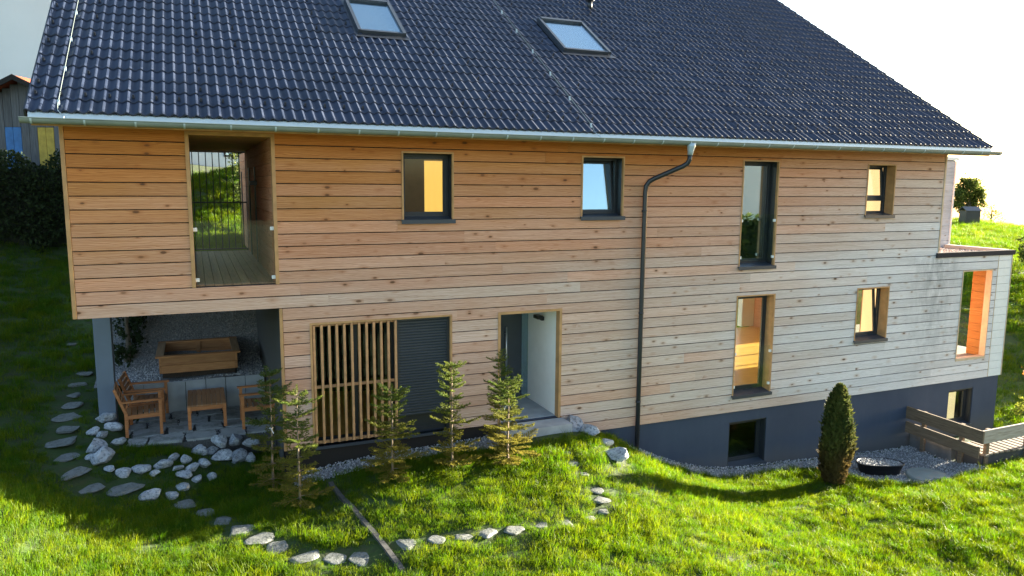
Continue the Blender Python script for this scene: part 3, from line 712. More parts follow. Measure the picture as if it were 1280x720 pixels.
# rooflights
for s in SK:
    k = empty('rooflight'); k.parent = roof; u0, u1, v0, v1 = s; fr = MB(); t = 0.062
    def rbox(mb, a, b, c, d, n0, n1): mb.prism([RP(a, c, n0), RP(b, c, n0), RP(b, d, n0), RP(a, d, n0)], tuple(DN * (n1 - n0)))
    rbox(fr, u0, u0 + t, v0, v1, -0.03, 0.115); rbox(fr, u1 - t, u1, v0, v1, -0.03, 0.115); rbox(fr, u0 + t, u1 - t, v0, v0 + t, -0.03, 0.105); rbox(fr, u0 + t, u1 - t, v1 - t * 1.5, v1, -0.03, 0.135)
    fr.build('frame', M['sill'], k)
    g = MB(); rbox(g, u0 + t - 0.005, u1 - t + 0.005, v0 + t - 0.005, v1 - t * 1.5 + 0.005, 0.075, 0.085); g.build('pane', M['glass_roof'], k)
    g = MB(); rbox(g, u0 + t - 0.005, u1 - t + 0.005, v0 + t - 0.005, v1 - t * 1.5 + 0.005, 0.02, 0.026); g.build('blind', M['white_curtain'], k)
    fl = MB(); rbox(fl, u0 - 0.06, u1 + 0.06, v0 - 0.16, v0 + 0.01, 0.040, 0.046); rbox(fl, u0 - 0.06, u0, v0, v1 + 0.1, 0.036, 0.04); rbox(fl, u1, u1 + 0.06, v0, v1 + 0.1, 0.036, 0.04); fl.build('flashing', M['pipe'], k)
# lightning conductors with clips
for u in (0.37, 8.62):
    k = empty('lightning_wire'); k.parent = roof
    MB().tube([RP(u, -0.02, 0.04), RP(u, 0.1, 0.075), RP(u, RL * 0.5, 0.08), RP(u, RL, 0.08)], 0.0042, 6).build('wire', M['zinc'], k)
    MB().tube([RP(u, -0.02, 0.04), RP(u + 0.05, -0.07, 0.0), (EXL + u + 0.08, EY - 0.10, 6.27), (EXL + u + 0.08, EY - 0.17, 6.24)], 0.006, 6).build('lead', M['zinc_flash'], k)
    for i in range(9): MB().bar(RP(u, 0.12 + i * 1.02, 0.03), RP(u, 0.17 + i * 1.02, 0.09), 0.03, 0.02).build('clip', M['zinc_flash'], k)
# vent pipe cap
vp = MB(); c0 = Vector(RP(11.33, 6.2, 0.0)); vp.tube([c0, c0 + Vector((0, 0, 0.22))], 0.06, 14); vp.tube([c0 + Vector((0, 0, .20)), c0 + Vector((0, 0, .22)), c0 + Vector((0, 0, .29)), c0 + Vector((0, 0, .33))], [0.10, 0.12, 0.10, 0.03], 14)
vp.build('vent_cap', M['pipe'], roof, True)
# eave flashing, gutter with brackets and outlet
MB().prism([RP(0.02, -0.03, -0.005), RP(0.02, 0.15, -0.005), RP(0.02, 0.15, -0.012), (EXL + 0.02, EY - 0.055, 6.215), (EXL + 0.02, EY - 0.048, 6.215)], (RWD - 0.04, 0, 0)).build('eave_flashing', M['zinc_flash'], roof)
gt = empty('gutter'); gt.parent = house
GXL, GXR, GYC, GZC, GR = -2.06, 17.36, -0.615, 6.235, 0.068
def arc(a0, a1, n, rad): return [(math.cos(a0 + (a1 - a0) * i / n) * rad, math.sin(a0 + (a1 - a0) * i / n) * rad) for i in range(n + 1)]
seg = np.linspace(GXL, GXR, 8)
for a, b in zip(seg[:-1], seg[1:]):
    mb = MB(); pr = arc(math.pi, 2 * math.pi, 12, GR); pin = arc(math.pi, 2 * math.pi, 12, GR - 0.004)
    pts = pr + pin[::-1]
    mb.prism([(a, GYC + y, GZC + zz) for y, zz in pts], (b - a - 0.001, 0, 0)); mb.tube([(a, GYC - GR - 0.002, GZC + 0.004), (b - 0.001, GYC - GR - 0.002, GZC + 0.004)], 0.009, 8)
    mb.build('gutter_length', M['zinc'], gt)
for x in np.arange(GXL + 0.12, GXR, 0.62):
    mb = MB(); pts = arc(math.pi, 2 * math.pi, 10, GR + 0.005) + arc(math.pi, 2 * math.pi, 10, GR + 0.0005)[::-1]
    mb.prism([(x, GYC + y, GZC + zz) for y, zz in pts], (0.025, 0, 0)); mb.build('bracket', M['zinc_flash'], gt)
for x in (GXL, GXR - 0.004):
    MB().prism([(x, GYC + y, GZC + zz) for y, zz in arc(math.pi, 2 * math.pi, 12, GR - 0.001)], (0.004, 0, 0)).build('end_cap', M['zinc'], gt)
MB().box(EXL + 0.05, EXR - 0.05, -0.50, -0.035, 6.195, 6.215).build('eave_soffit', M['trim'], roof)
MB().box(EXL + 0.05, EXR - 0.05, -0.525, -0.5, 6.15, 6.225).build('fascia', M['trim'], roof)
dp = empty('downpipe'); dp.parent = house
DX = 8.66
MB().tube([(DX, GYC, 6.20), (DX, GYC, 6.14), (DX - 0.005, GYC + 0.01, 6.05), (DX - 0.005, GYC + 0.02, 5.99)], [0.088, 0.08, 0.056, 0.05], 16).build('outlet', M['zinc_flash'], dp, True)
path = [(DX - 0.005, GYC + 0.02, 6.0), (DX - 0.005, GYC + 0.03, 5.90), (DX - 0.03, GYC + 0.06, 5.83), (DX - 0.09, GYC + 0.11, 5.78), (8.17, -0.17, 5.55), (8.08, -0.12, 5.49), (8.03, -0.092, 5.40), (8.02, -0.09, 5.28), (8.01, -0.09, 2.5), (8.01, -0.09, -0.2)]
MB().tube(path, 0.046, 16).build('pipe', M['pipe'], dp, True)
for zz in (4.9, 2.9, 1.1):
    MB().tube([(8.01, -0.09, zz), (8.01, -0.09, zz + 0.04)], 0.053, 16).build('pipe_clip', M['pipe'], dp, True)

# ------------------------------------------------------------------ patio under the projecting box
FZ = 0.95
def blob(seed, n=2, rough=0.18, flat=1.0, squareness=0.0):
    """irregular stone: displaced icosphere, unit size"""
    import bmesh
    bm = bmesh.new(); bmesh.ops.create_icosphere(bm, subdivisions=n, radius=1.0)
    r = np.random.default_rng(seed); dirs = r.normal(size=(13, 3)); dirs /= np.linalg.norm(dirs, axis=1)[:, None]; cut = r.uniform(0.48, 0.88, 13); ph = r.uniform(0, 6, 6)
    for v in bm.verts:
        p = np.array(v.co); L = 1.0
        for d, c in zip(dirs, cut):
            q = p @ d
            if q > c: p = p - d * (q - c) * 0.93
        p = p * (1 + rough * 0.5 * (math.sin(3.1 * p[0] + ph[0]) * math.sin(2.7 * p[1] + ph[1]) + 0.5 * math.sin(6 * p[2] + ph[2]) * math.sin(5 * p[0] + ph[3])) + rough * 0.2 * r.normal() * 0.4)
        v.co = (p[0], p[1], p[2] * flat)
    V = [tuple(v.co) for v in bm.verts]; F = [tuple(x.index for x in f.verts) for f in bm.faces]; bm.free()
    return V, F
def stone_mat(name, a, b, dark):
    n = NT(name); tc = n.n('TexCoord').outputs['Object']; r = orand(n)
    p = n.vadd(tc, n.n('CombineXYZ', {0: n.math('MULTIPLY', r, 50)}).outputs[0])
    n1 = n.noise(p, 1.6, 5, 0.7); n2 = n.noise(p, 4.5, 5, 0.7)
    c = n.mix(n.maprange(n1, 0.3, 0.7), a, b); c = n.mix(n.math('MULTIPLY', n.maprange(n2, 0.50, 0.60), 0.8), c, dark)
    return n.done(n.bsdf(c, 0.85, n.bump(n2, 0.5, 0.03)))
M['boulder'] = stone_mat('limestone', (0.24, 0.26, 0.29), (0.52, 0.54, 0.57), (0.10, 0.115, 0.13))
M['boulder_dark'] = stone_mat('granite', (0.16, 0.18, 0.21), (0.34, 0.36, 0.40), (0.06, 0.07, 0.09))
M['slabstone'] = stone_mat('flagstone', (0.24, 0.25, 0.25), (0.37, 0.38, 0.37), (0.16, 0.17, 0.16))
M['stepstone'] = stone_mat('weathered_flag', (0.11, 0.122, 0.118), (0.20, 0.21, 0.205), (0.07, 0.082, 0.066))
patio = MB().box(-1.5, 1.19, 1.32, 3.2, 0.3, FZ - 0.035).build('patio', plain('patio_bed', (0.07, 0.07, 0.07), 0.95, 0.4, 40, 0.5)); tag(patio, kind='structure')
rs = random.Random(5)
for j in range(4):
    x = -1.45 - (0.22 if j % 2 else 0.0)
    while x < 1.12:
        wd = rs.uniform(0.46, 0.60); x0_, x1_ = max(x, -1.45), min(x + wd - 0.05, 1.17); x += wd
        if x1_ - x0_ < 0.15: continue
        y0_, y1_ = 1.36 + j * 0.46, 1.36 + j * 0.46 + rs.uniform(0.39, 0.43); pts = []
        base = [(x0_, y0_), ((x0_ + x1_) / 2, y0_), (x1_, y0_), (x1_, (y0_ + y1_) / 2), (x1_, y1_), ((x0_ + x1_) / 2, y1_), (x0_, y1_), (x0_, (y0_ + y1_) / 2)]
        pts = [(a + rs.uniform(-.022, .022), b + rs.uniform(-.022, .022), FZ - 0.04) for a, b in base]
        MB().prism(pts, (0, 0, 0.04 + rs.uniform(-.004, .006))).build('slab', M['slabstone'], patio)
rwl = empty('retaining_wall', (0, 3.22, FZ)); tag(rwl, 'low retaining wall of pale concrete panels behind the patio table', 'wall')
for i in range(7):
    x = -1.42 + i * 0.37
    o = MB().cbox(x, x + 0.362, 0.0, 0.05, -0.3, 0.59 + rs.uniform(-.006, .006), 0.006).build('panel', M['concrete'], rwl)
# sloping gravel bed behind it
def gbz(x, y): return 1.52 + np.clip(y - 3.25, 0, 9) * 0.13 + np.clip((y - 4.7) / 2.0, 0, 1.4) ** 1.1 * 1.85 + 0.03 * np.sin(x * 3 + y * 2)
bx, by_ = np.meshgrid(np.linspace(-1.9, 1.2, 18), np.linspace(3.26, 6.5, 22))
bz = gbz(bx, by_); kk = (np.meshgrid(np.arange(17), np.arange(21))[1] * 18 + np.meshgrid(np.arange(17), np.arange(21))[0]).ravel()
M['gravel_base'] = plain('gravel_base', (0.20, 0.205, 0.215), 0.95, 0.5, 45, 0.8)
gbed = link('gravel_slope', np_mesh('gravel_slope', np.stack([bx.ravel(), by_.ravel(), bz.ravel()], 1), np.stack([kk, kk + 1, kk + 19, kk + 18], 1), M['gravel_base'], True)); tag(gbed, kind='structure')

# garden armchairs, coffee table, planter
def armchair(loc, rz, label, style=0):
    e = empty('armchair', loc, rz); tag(e, label, 'chair', 'wooden armchairs on the patio')
    W, D = 0.62, 0.60
    for sy in (-1, 1):
        y = sy * (W / 2 - 0.025)
        MB().bar((D / 2 - 0.03, y, 0), (D / 2 - 0.03, y, 0.62), 0.05, 0.05, (1, 0, 0)).build('leg', M['teak'], e)
        MB().bar((-D / 2 + 0.02, y, 0), (-D / 2 + 0.02, y, 0.45), 0.05, 0.05, (1, 0, 0)).build('leg', M['teak'], e)
        MB().bar((-D / 2 + 0.02, y, 0.43), (-D / 2 - 0.14, y, 0.88), 0.05, 0.045, (1, 0, 0)).build('back_post', M['teak'], e)
        MB().bar((-D / 2 - 0.08, y, 0.635), (D / 2 + 0.03, y, 0.635), 0.065, 0.03).build('armrest', M['teak'], e)
        MB().bar((-D / 2 + 0.03, y, 0.36), (D / 2 - 0.04, y, 0.36), 0.03, 0.07).build('seat_rail', M['teak'], e)
    MB().bar((D / 2 - 0.03, -W / 2 + 0.05, 0.35), (D / 2 - 0.03, W / 2 - 0.05, 0.35), 0.03, 0.09).build('seat_rail', M['teak_y'], e)
    for i in range(6):
        x = -D / 2 + 0.06 + i * 0.093
        MB().cbox(x - 0.038, x + 0.038, -W / 2 + 0.05, W / 2 - 0.05, 0.395 - 0.006 * (5 - i), 0.417 - 0.006 * (5 - i), 0.003).build('seat_slat', M['teak_y'], e)
    for i in range(5):
        t = (i + 0.8) / 5.2; x = -D / 2 + 0.02 - 0.16 * t; zz = 0.43 + 0.45 * t
        MB().bar((x, -W / 2 + 0.05, zz), (x, W / 2 - 0.05, zz), 0.022, 0.062, (-0.33, 0, 0.94)).build('back_slat', M['teak_y'], e)
    return e
armchair((-1.00, 2.13, FZ + 0.005), R(3), 'wooden slatted armchair in front of the other one beside the grey post')
armchair((-0.95, 2.86, FZ + 0.005), R(-4), 'wooden armchair half hidden behind the front armchair beside the grey post')
armchair((0.92, 1.86, FZ + 0.005), R(180), 'wooden armchair standing behind the dark young fir at the patio edge')
tb = empty('coffee_table', (0.05, 2.42, FZ + 0.005)); tag(tb, 'low slatted wooden coffee table in the middle of the patio', 'table')
TWd, TD = 0.66, 1.12
for i in range(8):
    x = -TWd / 2 + i * TWd / 8
    MB().cbox(x + 0.003, x + TWd / 8 - 0.003, -TD / 2, TD / 2, 0.425, 0.45, 0.003).build('top_slat', M['teak_y'], tb)
for sx in (-1, 1):
    for sy in (-1, 1):
        MB().cbox(sx * (TWd / 2 - 0.03) - 0.028, sx * (TWd / 2 - 0.03) + 0.028, sy * (TD / 2 - 0.03) - 0.028, sy * (TD / 2 - 0.03) + 0.028, 0, 0.423, 0.003).build('leg', M['teak'], tb)
for sy in (-1, 1): MB().cbox(-TWd / 2 + 0.06, TWd / 2 - 0.06, sy * (TD / 2 - 0.02) - 0.012, sy * (TD / 2 - 0.02) + 0.012, 0.345, 0.42, 0.003).build('apron', M['teak'], tb)
for sx in (-1, 1): MB().cbox(sx * (TWd / 2 - 0.02) - 0.012, sx * (TWd / 2 - 0.02) + 0.012, -TD / 2 + 0.06, TD / 2 - 0.06, 0.345, 0.42, 0.003).build('apron', M['teak_y'], tb)
pb = empty('planter_box', (-0.05, 4.1, 1.68)); tag(pb, 'empty wooden raised planter box with wide rim on the gravel slope', 'planter')
for (a, b, c, d) in ((-0.68, 0.68, -0.74, -0.70), (-0.68, 0.68, 0.70, 0.74), (-0.72, -0.68, -0.74, 0.74), (0.68, 0.72, -0.74, 0.74)):
    for zz in (0.0, 0.16): MB().cbox(a, b, c, d, zz + 0.002, zz + 0.157, 0.004).build('side_plank', M['planter'], pb)
for (a, b, c, d) in ((-0.78, 0.78, -0.79, -0.66), (-0.78, 0.78, 0.66, 0.79)): MB().cbox(a, b, c, d, 0.322, 0.352, 0.004).build('rim_board', M['planter'], pb)
for (a, b, c, d) in ((-0.78, -0.63, -0.66, 0.66), (0.63, 0.78, -0.66, 0.66)): MB().cbox(a, b, c, d, 0.322, 0.352, 0.004).build('rim_board', M['deck'], pb)
MB().cbox(-0.04, 0.04, -0.67, -0.64, 0.01, 0.31, 0.003).build('brace', M['planter'], pb); MB().cbox(-0.04, 0.04, 0.66, 0.70, 0.01, 0.31, 0.003).build('brace', M['planter'], pb)
MB().box(-0.67, 0.67, -0.69, 0.69, -0.1, 0.05).build('soil', plain('soil', (0.04, 0.028, 0.02), 0.95, 0.3, 20, 0.5), pb)

# ------------------------------------------------------------------ boulders and stepping stones
ORD = ['first', 'second', 'third', 'fourth', 'fifth', 'sixth', 'seventh', 'eighth', 'ninth', 'tenth', 'eleventh', 'twelfth', 'thirteenth', 'fourteenth', 'fifteenth', 'sixteenth']
bvar = [blob(100 + i, 3, 0.16, 0.85) for i in range(8)]
svar = []
for i in range(6):
    V_, F_ = blob(200 + i, 3, 0.14, 1.0); svar.append(([(a * (1 + .06 * math.sin(5 * b + i)), b, max(-.5, min(.5 + .05 * a, c))) for a, b, c in V_], F_))
bme = {}
def stone_obj(name, P, sx, sy, sz, rz, var, m, tilt=0.0):
    V, F = var
    key = (id(var), m)
    if key not in bme:
        me = bpy.data.meshes.new(name); me.from_pydata(V, [], F); me.polygons.foreach_set('use_smooth', [name != 'boulder'] * len(me.polygons)); me.materials.append(M[m]); bme[key] = me
    o = bpy.data.objects.new(name, bme[key]); col.objects.link(o); o.location = P; o.scale = (sx, sy, sz); o.rotation_euler = (tilt, tilt * 0.6, rz); return o
STONES = []
def boulder_px(px, py, wpx, label, z=None, m='boulder', k=0.0, squash=0.8):
    if z is None: P = ground_at(px, py + wpx * 0.25)
    else:
        d = ray(px, py); t = (z - CAM[2]) / d[2]; P = CAM + d * t
    dep = project(P)[2]; s = 1.22 * wpx * dep / FPX / 2; i = len(STONES)
    o = stone_obj('boulder', (P[0], P[1], P[2] + s * (0.30 if z is None else 0)), s * 1.08, s * rs.uniform(0.8, 1.05), s * squash, rs.uniform(0, 6), bvar[i % 8], m, rs.uniform(-.3, .3))
    tag(o, label, 'boulder', 'boulders around the patio'); STONES.append((P[0], P[1], s)); return o
# stack at the front edge of the patio
for (px, py, wp, z, lb) in ((275, 551, 21, .92, 'pale speckled boulder at the top of the stack below the coffee table'), (295, 549, 20, .92, 'rounded boulder at the top of the stack, just below the far armchair leg'), (314, 554, 17, .88, 'small dark boulder behind the young fir at the patio edge'),
                        (277, 570, 22, .68, 'pale boulder in the middle row of the stack, left half'), (298, 568, 23, .68, 'bluish boulder in the middle row of the stack, beside the fir'), (288, 585, 25, .50, 'flat boulder at the foot of the boulder stack')):
    boulder_px(px, py, wp, lb, z, 'boulder' if px < 290 else 'boulder_dark')
for (px, py, wp, lb) in ((131, 521, 23, 'slanting boulder right at the foot of the grey post'), (141, 533, 18, 'boulder between grey post and front armchair'), (127, 543, 14, 'small white boulder in the column below the grey post'), (123, 556, 29, 'largest white boulder in the column below the grey post'),
                     (130, 569, 28, 'angular boulder low in the column below the grey post'), (137, 585, 13, 'small pale boulder at the lower end of the post column'), (156, 589, 17, 'grey boulder in the grass left of the white one below the armchair'), (177, 584, 18, 'white boulder in the grass below the front armchair'),
                     (203, 579, 21, 'low mossy boulder in the grass below the armchair leg'), (217, 571, 14, 'small bright boulder standing up between low grey ones'), (232, 573, 14, 'upright narrow boulder below the coffee table'), (249, 562, 20, 'tilted long boulder beside the boulder stack'),
                     (255, 579, 18, 'pale boulder at the left foot of the boulder stack'), (230, 592, 18, 'wedge-shaped boulder heading the short row below the patio'), (247, 598, 15, 'small boulder right of the wedge-shaped one'), (228, 608, 17, 'boulder below the wedge-shaped one'),
                     (214, 619, 15, 'pale boulder at the lower end of the short row'), (189, 618, 21, 'speckled boulder beside the stepping stones where the path turns')):
    boulder_px(px, py, wp, lb)
for (px, py, wp, lb) in ((264, 563, 15, 'small boulder wedged left of the boulder stack'), (312, 571, 18, 'dark boulder low behind the young fir at the patio'), (241, 584, 14, 'small boulder just above the wedge-shaped one'), (222, 584, 12, 'small boulder left of the wedge-shaped one'),
                     (264, 594, 14, 'small boulder below the pale one at the foot of the stack'), (147, 551, 16, 'boulder at the near leg of the front armchair'), (116, 538, 15, 'grey boulder on the outer side of the post column'), (117, 571, 15, 'low grey boulder outside the angular one in the post column'), (193, 591, 12, 'pebble-sized boulder in the grass between two pale ones')):
    boulder_px(px, py, wp, lb)
for (px, py, wp, lb, m) in ((718, 528, 32, 'dark boulder against the wall right of the entrance', 'boulder_dark'), (737, 538, 22, 'pale boulder on the bank corner below the siding', 'boulder'), (771, 566, 25, 'white boulder in the sunny grass bank near the downpipe', 'boulder'), (757, 552, 16, 'small boulder in the bank between two larger ones', 'boulder')):
    boulder_px(px, py, wp, lb, None, m)
def path(pts, what, group):
    for i, (px, py, wp) in enumerate(pts):
        P = ground_at(px, py); dep = project(P)[2]; s = 1.2 * wp * dep / FPX / 2
        o = stone_obj('stepping_stone', (P[0], P[1], P[2] + 0.012), s * 1.12, s * rs.uniform(0.95, 1.2), 0.042, rs.uniform(0, 6), svar[i % 6], 'stepstone', rs.uniform(-.02, .02))
        n_ = len(pts); name = ORD[i] if i < n_ - 1 else 'last'
        tag(o, f'{name} flat stepping stone {what}', 'stepping stone', group); STONES.append((P[0], P[1], s * 1.05))
path([(155, 611, 36), (113, 611, 38), (90, 590, 39), (79, 572, 34), (78, 553, 34), (82, 537, 31), (84, 522, 27), (90, 507, 28), (93, 494, 19), (96, 481, 21), (106, 468, 16), (92, 431, 14)], 'counted uphill from the patio boulders past the grey post', 'path beside the house')
path([(232, 631, 24), (255, 642, 24), (277, 653, 26), (299, 664, 29), (325, 675, 31), (350, 686, 33), (380, 698, 33), (415, 700, 30), (453, 697, 33)], 'in the row from the patio boulders to the edging strip', 'path across the lower lawn')
path([(508, 681, 22), (543, 676, 22), (577, 672, 23), (609, 667, 22), (642, 664, 21), (675, 659, 19), (709, 656, 17), (737, 650, 14), (752, 640, 20), (750, 626, 20), (744, 614, 18), (729, 594, 13), (716, 580, 13), (709, 567, 11)], 'in the curved row from the edging strip round to the entrance', 'path round the upper lawn')
M['edge'] = plain('edging_concrete', (0.06, 0.06, 0.06), 0.9, 0.3, 12, 0.2)
# edging strip between the lawns
e0, e1 = ground_at(413, 606), ground_at(503, 716); edg = empty('lawn_edging', (e0[0], e0[1], e0[2])); tag(edg, 'straight dark edging strip between lower and upper lawn', 'edging')
NE = 6
for i in range(NE):
    a = e0 + (e1 - e0) * i / NE; b = e0 + (e1 - e0) * (i + 0.985) / NE
    a[2] = gz(a[0], a[1]) - 0.055; b[2] = gz(b[0], b[1]) - 0.055
    MB().bar(a - e0, b - e0, 0.07, 0.20).build('edging_board', M['edge'], edg)

# ------------------------------------------------------------------ right-hand platform, railing, tub, cover
dk = empty('wooden_platform', (17.5, -0.9, -0.9)); tag(dk, 'low platform of grey planks against the plinth, inside the railing', 'platform')
def at(o, mb): 
    L = o.location; mb.v = [(x - L.x, y - L.y, zz - L.z) for x, y, zz in mb.v]; return mb
at(dk, MB().box(15.93, 16.10, -1.12, -0.02, -1.3, -0.56)).build('side_curb', M['concrete_dark'], dk)
at(dk, MB().box(15.98, 19.6, -1.82, -1.2, -1.3, -0.535)).build('base', plain('dark_concrete', (0.05, 0.052, 0.058), 0.9, 0.2, 5, 0.2), dk)
for i in range(20):
    x = 15.92 + i * 0.185
    at(dk, MB().cbox(x + .06, x + 0.19, -1.88 + rs.uniform(-.03, .03), -1.14, -0.53, -0.485, 0.005)).build('plank', M['plank_deck'], dk)
ra = empty('wooden_railing', (15.9, -1.88, -0.95)); tag(ra, 'weathered plank railing turning a corner in front of the basement window', 'railing')
for (y, zb) in ((-0.42, -1.0), (-1.38, -1.0)): at(ra, MB().cbox(15.84, 15.92, y - 0.045, y + 0.045, zb, 0.10, 0.006)).build('post', M['rail'], ra)
for (x, t) in ((16.07, 0.10), (17.45, 0.10), (19.2, 0.10)): at(ra, MB().cbox(x - 0.05, x + 0.05, -1.87, -1.79, -1.0, t, 0.006)).build('post', M['rail'], ra)
at(ra, MB().bar((15.80, 0.02, -0.02), (15.80, -1.93, -0.05), 0.045, 0.29)).build('rail_board', M['rail'], ra)
at(ra, MB().bar((15.80, 0.0, -0.38), (15.80, -1.86, -0.42), 0.045, 0.26)).build('rail_board', M['rail'], ra)
at(ra, MB().bar((15.79, -1.90, -0.05), (19.6, -1.90, -0.01), 0.045, 0.30)).build('rail_board', M['rail_x'], ra)
tub = empty('plastic_tub', (13.75, -1.02, -0.86)); tag(tub, 'black kidney-shaped plastic tub filled with gravel in front of the plinth', 'tub')
oc = [(0.62 * math.cos(t) * (1 - 0.12 * math.sin(t)), 0.34 * math.sin(t) * (1 + 0.1 * math.cos(2 * t))) for t in np.linspace(0, 2 * math.pi, 29)[:-1]]
mb = MB(); n0 = 28
for (s, zz) in ((0.86, 0.0), (1.0, 0.24), (1.04, 0.24), (1.04, 0.262), (0.97, 0.262), (0.95, 0.20)):
    mb.v += [(x * s, y * s, zz) for x, y in oc]
for k in range(5):
    for i in range(n0): mb.f.append((k * n0 + i, k * n0 + (i + 1) % n0, (k + 1) * n0 + (i + 1) % n0, (k + 1) * n0 + i))
mb.build('rim', M['black'], tub, True); tub.rotation_euler = (0, 0, R(-24)); tub.scale = (0.8, 0.85, 0.9)
MB().poly([(x * 0.955, y * 0.955, 0.245) for x, y in oc]).build('fill', M['gravel_base'], tub)
cv = empty('shaft_cover', (14.45, -1.72, -0.84)); tag(cv, 'round pale plastic cover lying in the gravel beside the lawn', 'cover')
mb = MB(); prof = ((0.46, 0.0), (0.46, 0.05), (0.43, 0.065), (0.41, 0.055), (0.30, 0.085), (0.15, 0.10), (0.02, 0.105)); n0 = 32
for rr_, zz in prof: mb.v += [(rr_ * math.cos(2 * math.pi * i / n0), rr_ * math.sin(2 * math.pi * i / n0), zz) for i in range(n0)]
for k in range(len(prof) - 1):
    for i in range(n0): mb.f.append((k * n0 + i, k * n0 + (i + 1) % n0, (k + 1) * n0 + (i + 1) % n0, (k + 1) * n0 + i))
mb.f.append(tuple((len(prof) - 1) * n0 + i for i in range(n0)))
mb.build('lid', plain('grey_plastic', (0.20, 0.24, 0.24), 0.35, 0.1), cv, True)

# ------------------------------------------------------------------ instanced stuff: gravel and grass
def instancer(name, pts, rot, scl, var, protos):
    me = bpy.data.meshes.new(name); me.vertices.add(len(pts)); me.vertices.foreach_set('co', np.ascontiguousarray(pts, np.float32).ravel())
    for nm, typ, dat in (('rot', 'FLOAT_VECTOR', rot), ('scl', 'FLOAT_VECTOR', scl), ('var', 'INT', var)):
        at_ = me.attributes.new(nm, typ, 'POINT'); at_.data.foreach_set('vector' if typ == 'FLOAT_VECTOR' else 'value', np.ascontiguousarray(dat, np.float32 if typ != 'INT' else np.int32).ravel())
    o = bpy.data.objects.new(name, me); col.objects.link(o)
    pc = bpy.data.collections.new(name + '_pieces')
    for p in protos: pc.objects.link(p)
    g = bpy.data.node_groups.new(name + '_nodes', 'GeometryNodeTree')
    g.interface.new_socket('Geometry', in_out='INPUT', socket_type='NodeSocketGeometry'); g.interface.new_socket('Geometry', in_out='OUTPUT', socket_type='NodeSocketGeometry')
    N = lambda t: g.nodes.new(t)
    gi, go = N('NodeGroupInput'), N('NodeGroupOutput'); ip = N('GeometryNodeInstanceOnPoints'); ci = N('GeometryNodeCollectionInfo')
    ci.inputs['Collection'].default_value = pc; ci.inputs['Separate Children'].default_value = True; ci.inputs['Reset Children'].default_value = True
    ip.inputs['Pick Instance'].default_value = True
    def attr(nm, typ):
        a = N('GeometryNodeInputNamedAttribute'); a.data_type = typ; a.inputs['Name'].default_value = nm
        return [s for s in a.outputs if s.enabled and s.name == 'Attribute'][0]
    L = g.links.new
    L(gi.outputs[0], ip.inputs['Points']); L(ci.outputs[0], ip.inputs['Instance']); L(attr('var', 'INT'), ip.inputs['Instance Index'])
    e2r = N('FunctionNodeEulerToRotation'); L(attr('rot', 'FLOAT_VECTOR'), e2r.inputs[0]); L(e2r.outputs[0], ip.inputs['Rotation']); L(attr('scl', 'FLOAT_VECTOR'), ip.inputs['Scale'])
    L(ip.outputs[0], go.inputs[0])
    md = o.modifiers.new('scatter', 'NODES'); md.node_group = g
    return o
# gravel
def gravel_mat():
    n = NT('gravel_stone'); r = orand(n); tc = n.n('TexCoord').outputs['Object']
    c = n.ramp(r, [(0, (0.16, 0.17, 0.19)), (0.35, (0.27, 0.28, 0.31)), (0.7, (0.40, 0.41, 0.43)), (1, (0.58, 0.58, 0.57))])
    py = n.n('SeparateXYZ', {0: pos(n)}).outputs[1]; pz = n.n('SeparateXYZ', {0: pos(n)}).outputs[2]      # recess shade painted into the stones on the slope under the box
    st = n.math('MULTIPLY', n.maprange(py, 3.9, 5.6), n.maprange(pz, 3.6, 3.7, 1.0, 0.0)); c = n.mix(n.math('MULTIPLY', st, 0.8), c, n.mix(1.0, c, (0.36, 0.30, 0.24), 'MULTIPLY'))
    return n.done(n.bsdf(c, 0.8, n.bump(n.noise(tc, 3, 3), 0.3, 0.05)))
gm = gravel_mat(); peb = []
for i in range(4):
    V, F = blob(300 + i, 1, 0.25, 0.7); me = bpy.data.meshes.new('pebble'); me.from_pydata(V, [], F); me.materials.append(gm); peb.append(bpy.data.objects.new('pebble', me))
GP = []
def yard(x, y):      # gravel areas on the terrain
    s1 = (y > -0.50 + 0.05 * np.sin(x * 2.3)) & (y < 0) & (((x > 1.25) & (x < 4.95)) | ((x > 7.75) & (x < 13.2)))
    s2 = (x > 12.7 + 0.25 * np.sin(y * 3)) & (x < 15.92) & (y < 0) & (y > -2.12 + 0.35 * np.clip((14.0 - x), 0, 2) + 0.08 * np.sin(x * 3))
    return s1 | s2
n_ = 30000; x = rng.uniform(1.2, 16, n_); y = rng.uniform(-2.3, 0, n_); k = yard(x, y)
keepn = rng.uniform(size=n_) < 1.0; k &= keepn; x, y = x[k], y[k]
GP.append(np.stack([x, y, ground_z(x, y) + 0.012 + rng.uniform(0, 0.02, len(x))], 1))
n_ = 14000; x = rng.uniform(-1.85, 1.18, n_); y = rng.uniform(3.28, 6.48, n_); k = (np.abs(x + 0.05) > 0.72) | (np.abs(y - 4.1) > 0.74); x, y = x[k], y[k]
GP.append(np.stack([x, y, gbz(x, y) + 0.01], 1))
n_ = 900; x = rng.uniform(-1.45, 1.17, n_); y = rng.uniform(1.33, 3.2, n_); GP.append(np.stack([x, y, np.full(n_, FZ - 0.032)], 1))
n_ = 1400; x = rng.uniform(16.45, 18.7, n_); y = rng.uniform(0.08, 1.68, n_); GP.append(np.stack([x, y, np.full(n_, 3.80)], 1))
n_ = 330; a = rng.uniform(0, 2 * np.pi, n_); q = np.sqrt(rng.uniform(0, 1, n_)) * 0.9; cx_, sx_ = math.cos(R(-24)), math.sin(R(-24)); u_, v_ = q * 0.50 * np.cos(a), q * 0.28 * np.sin(a)
GP.append(np.stack([13.75 + cx_ * u_ - sx_ * v_, -1.02 + sx_ * u_ + cx_ * v_, np.full(n_, -0.63)], 1))
GPa = np.concatenate(GP); n_ = len(GPa); s_ = rng.uniform(0.012, 0.026, n_)
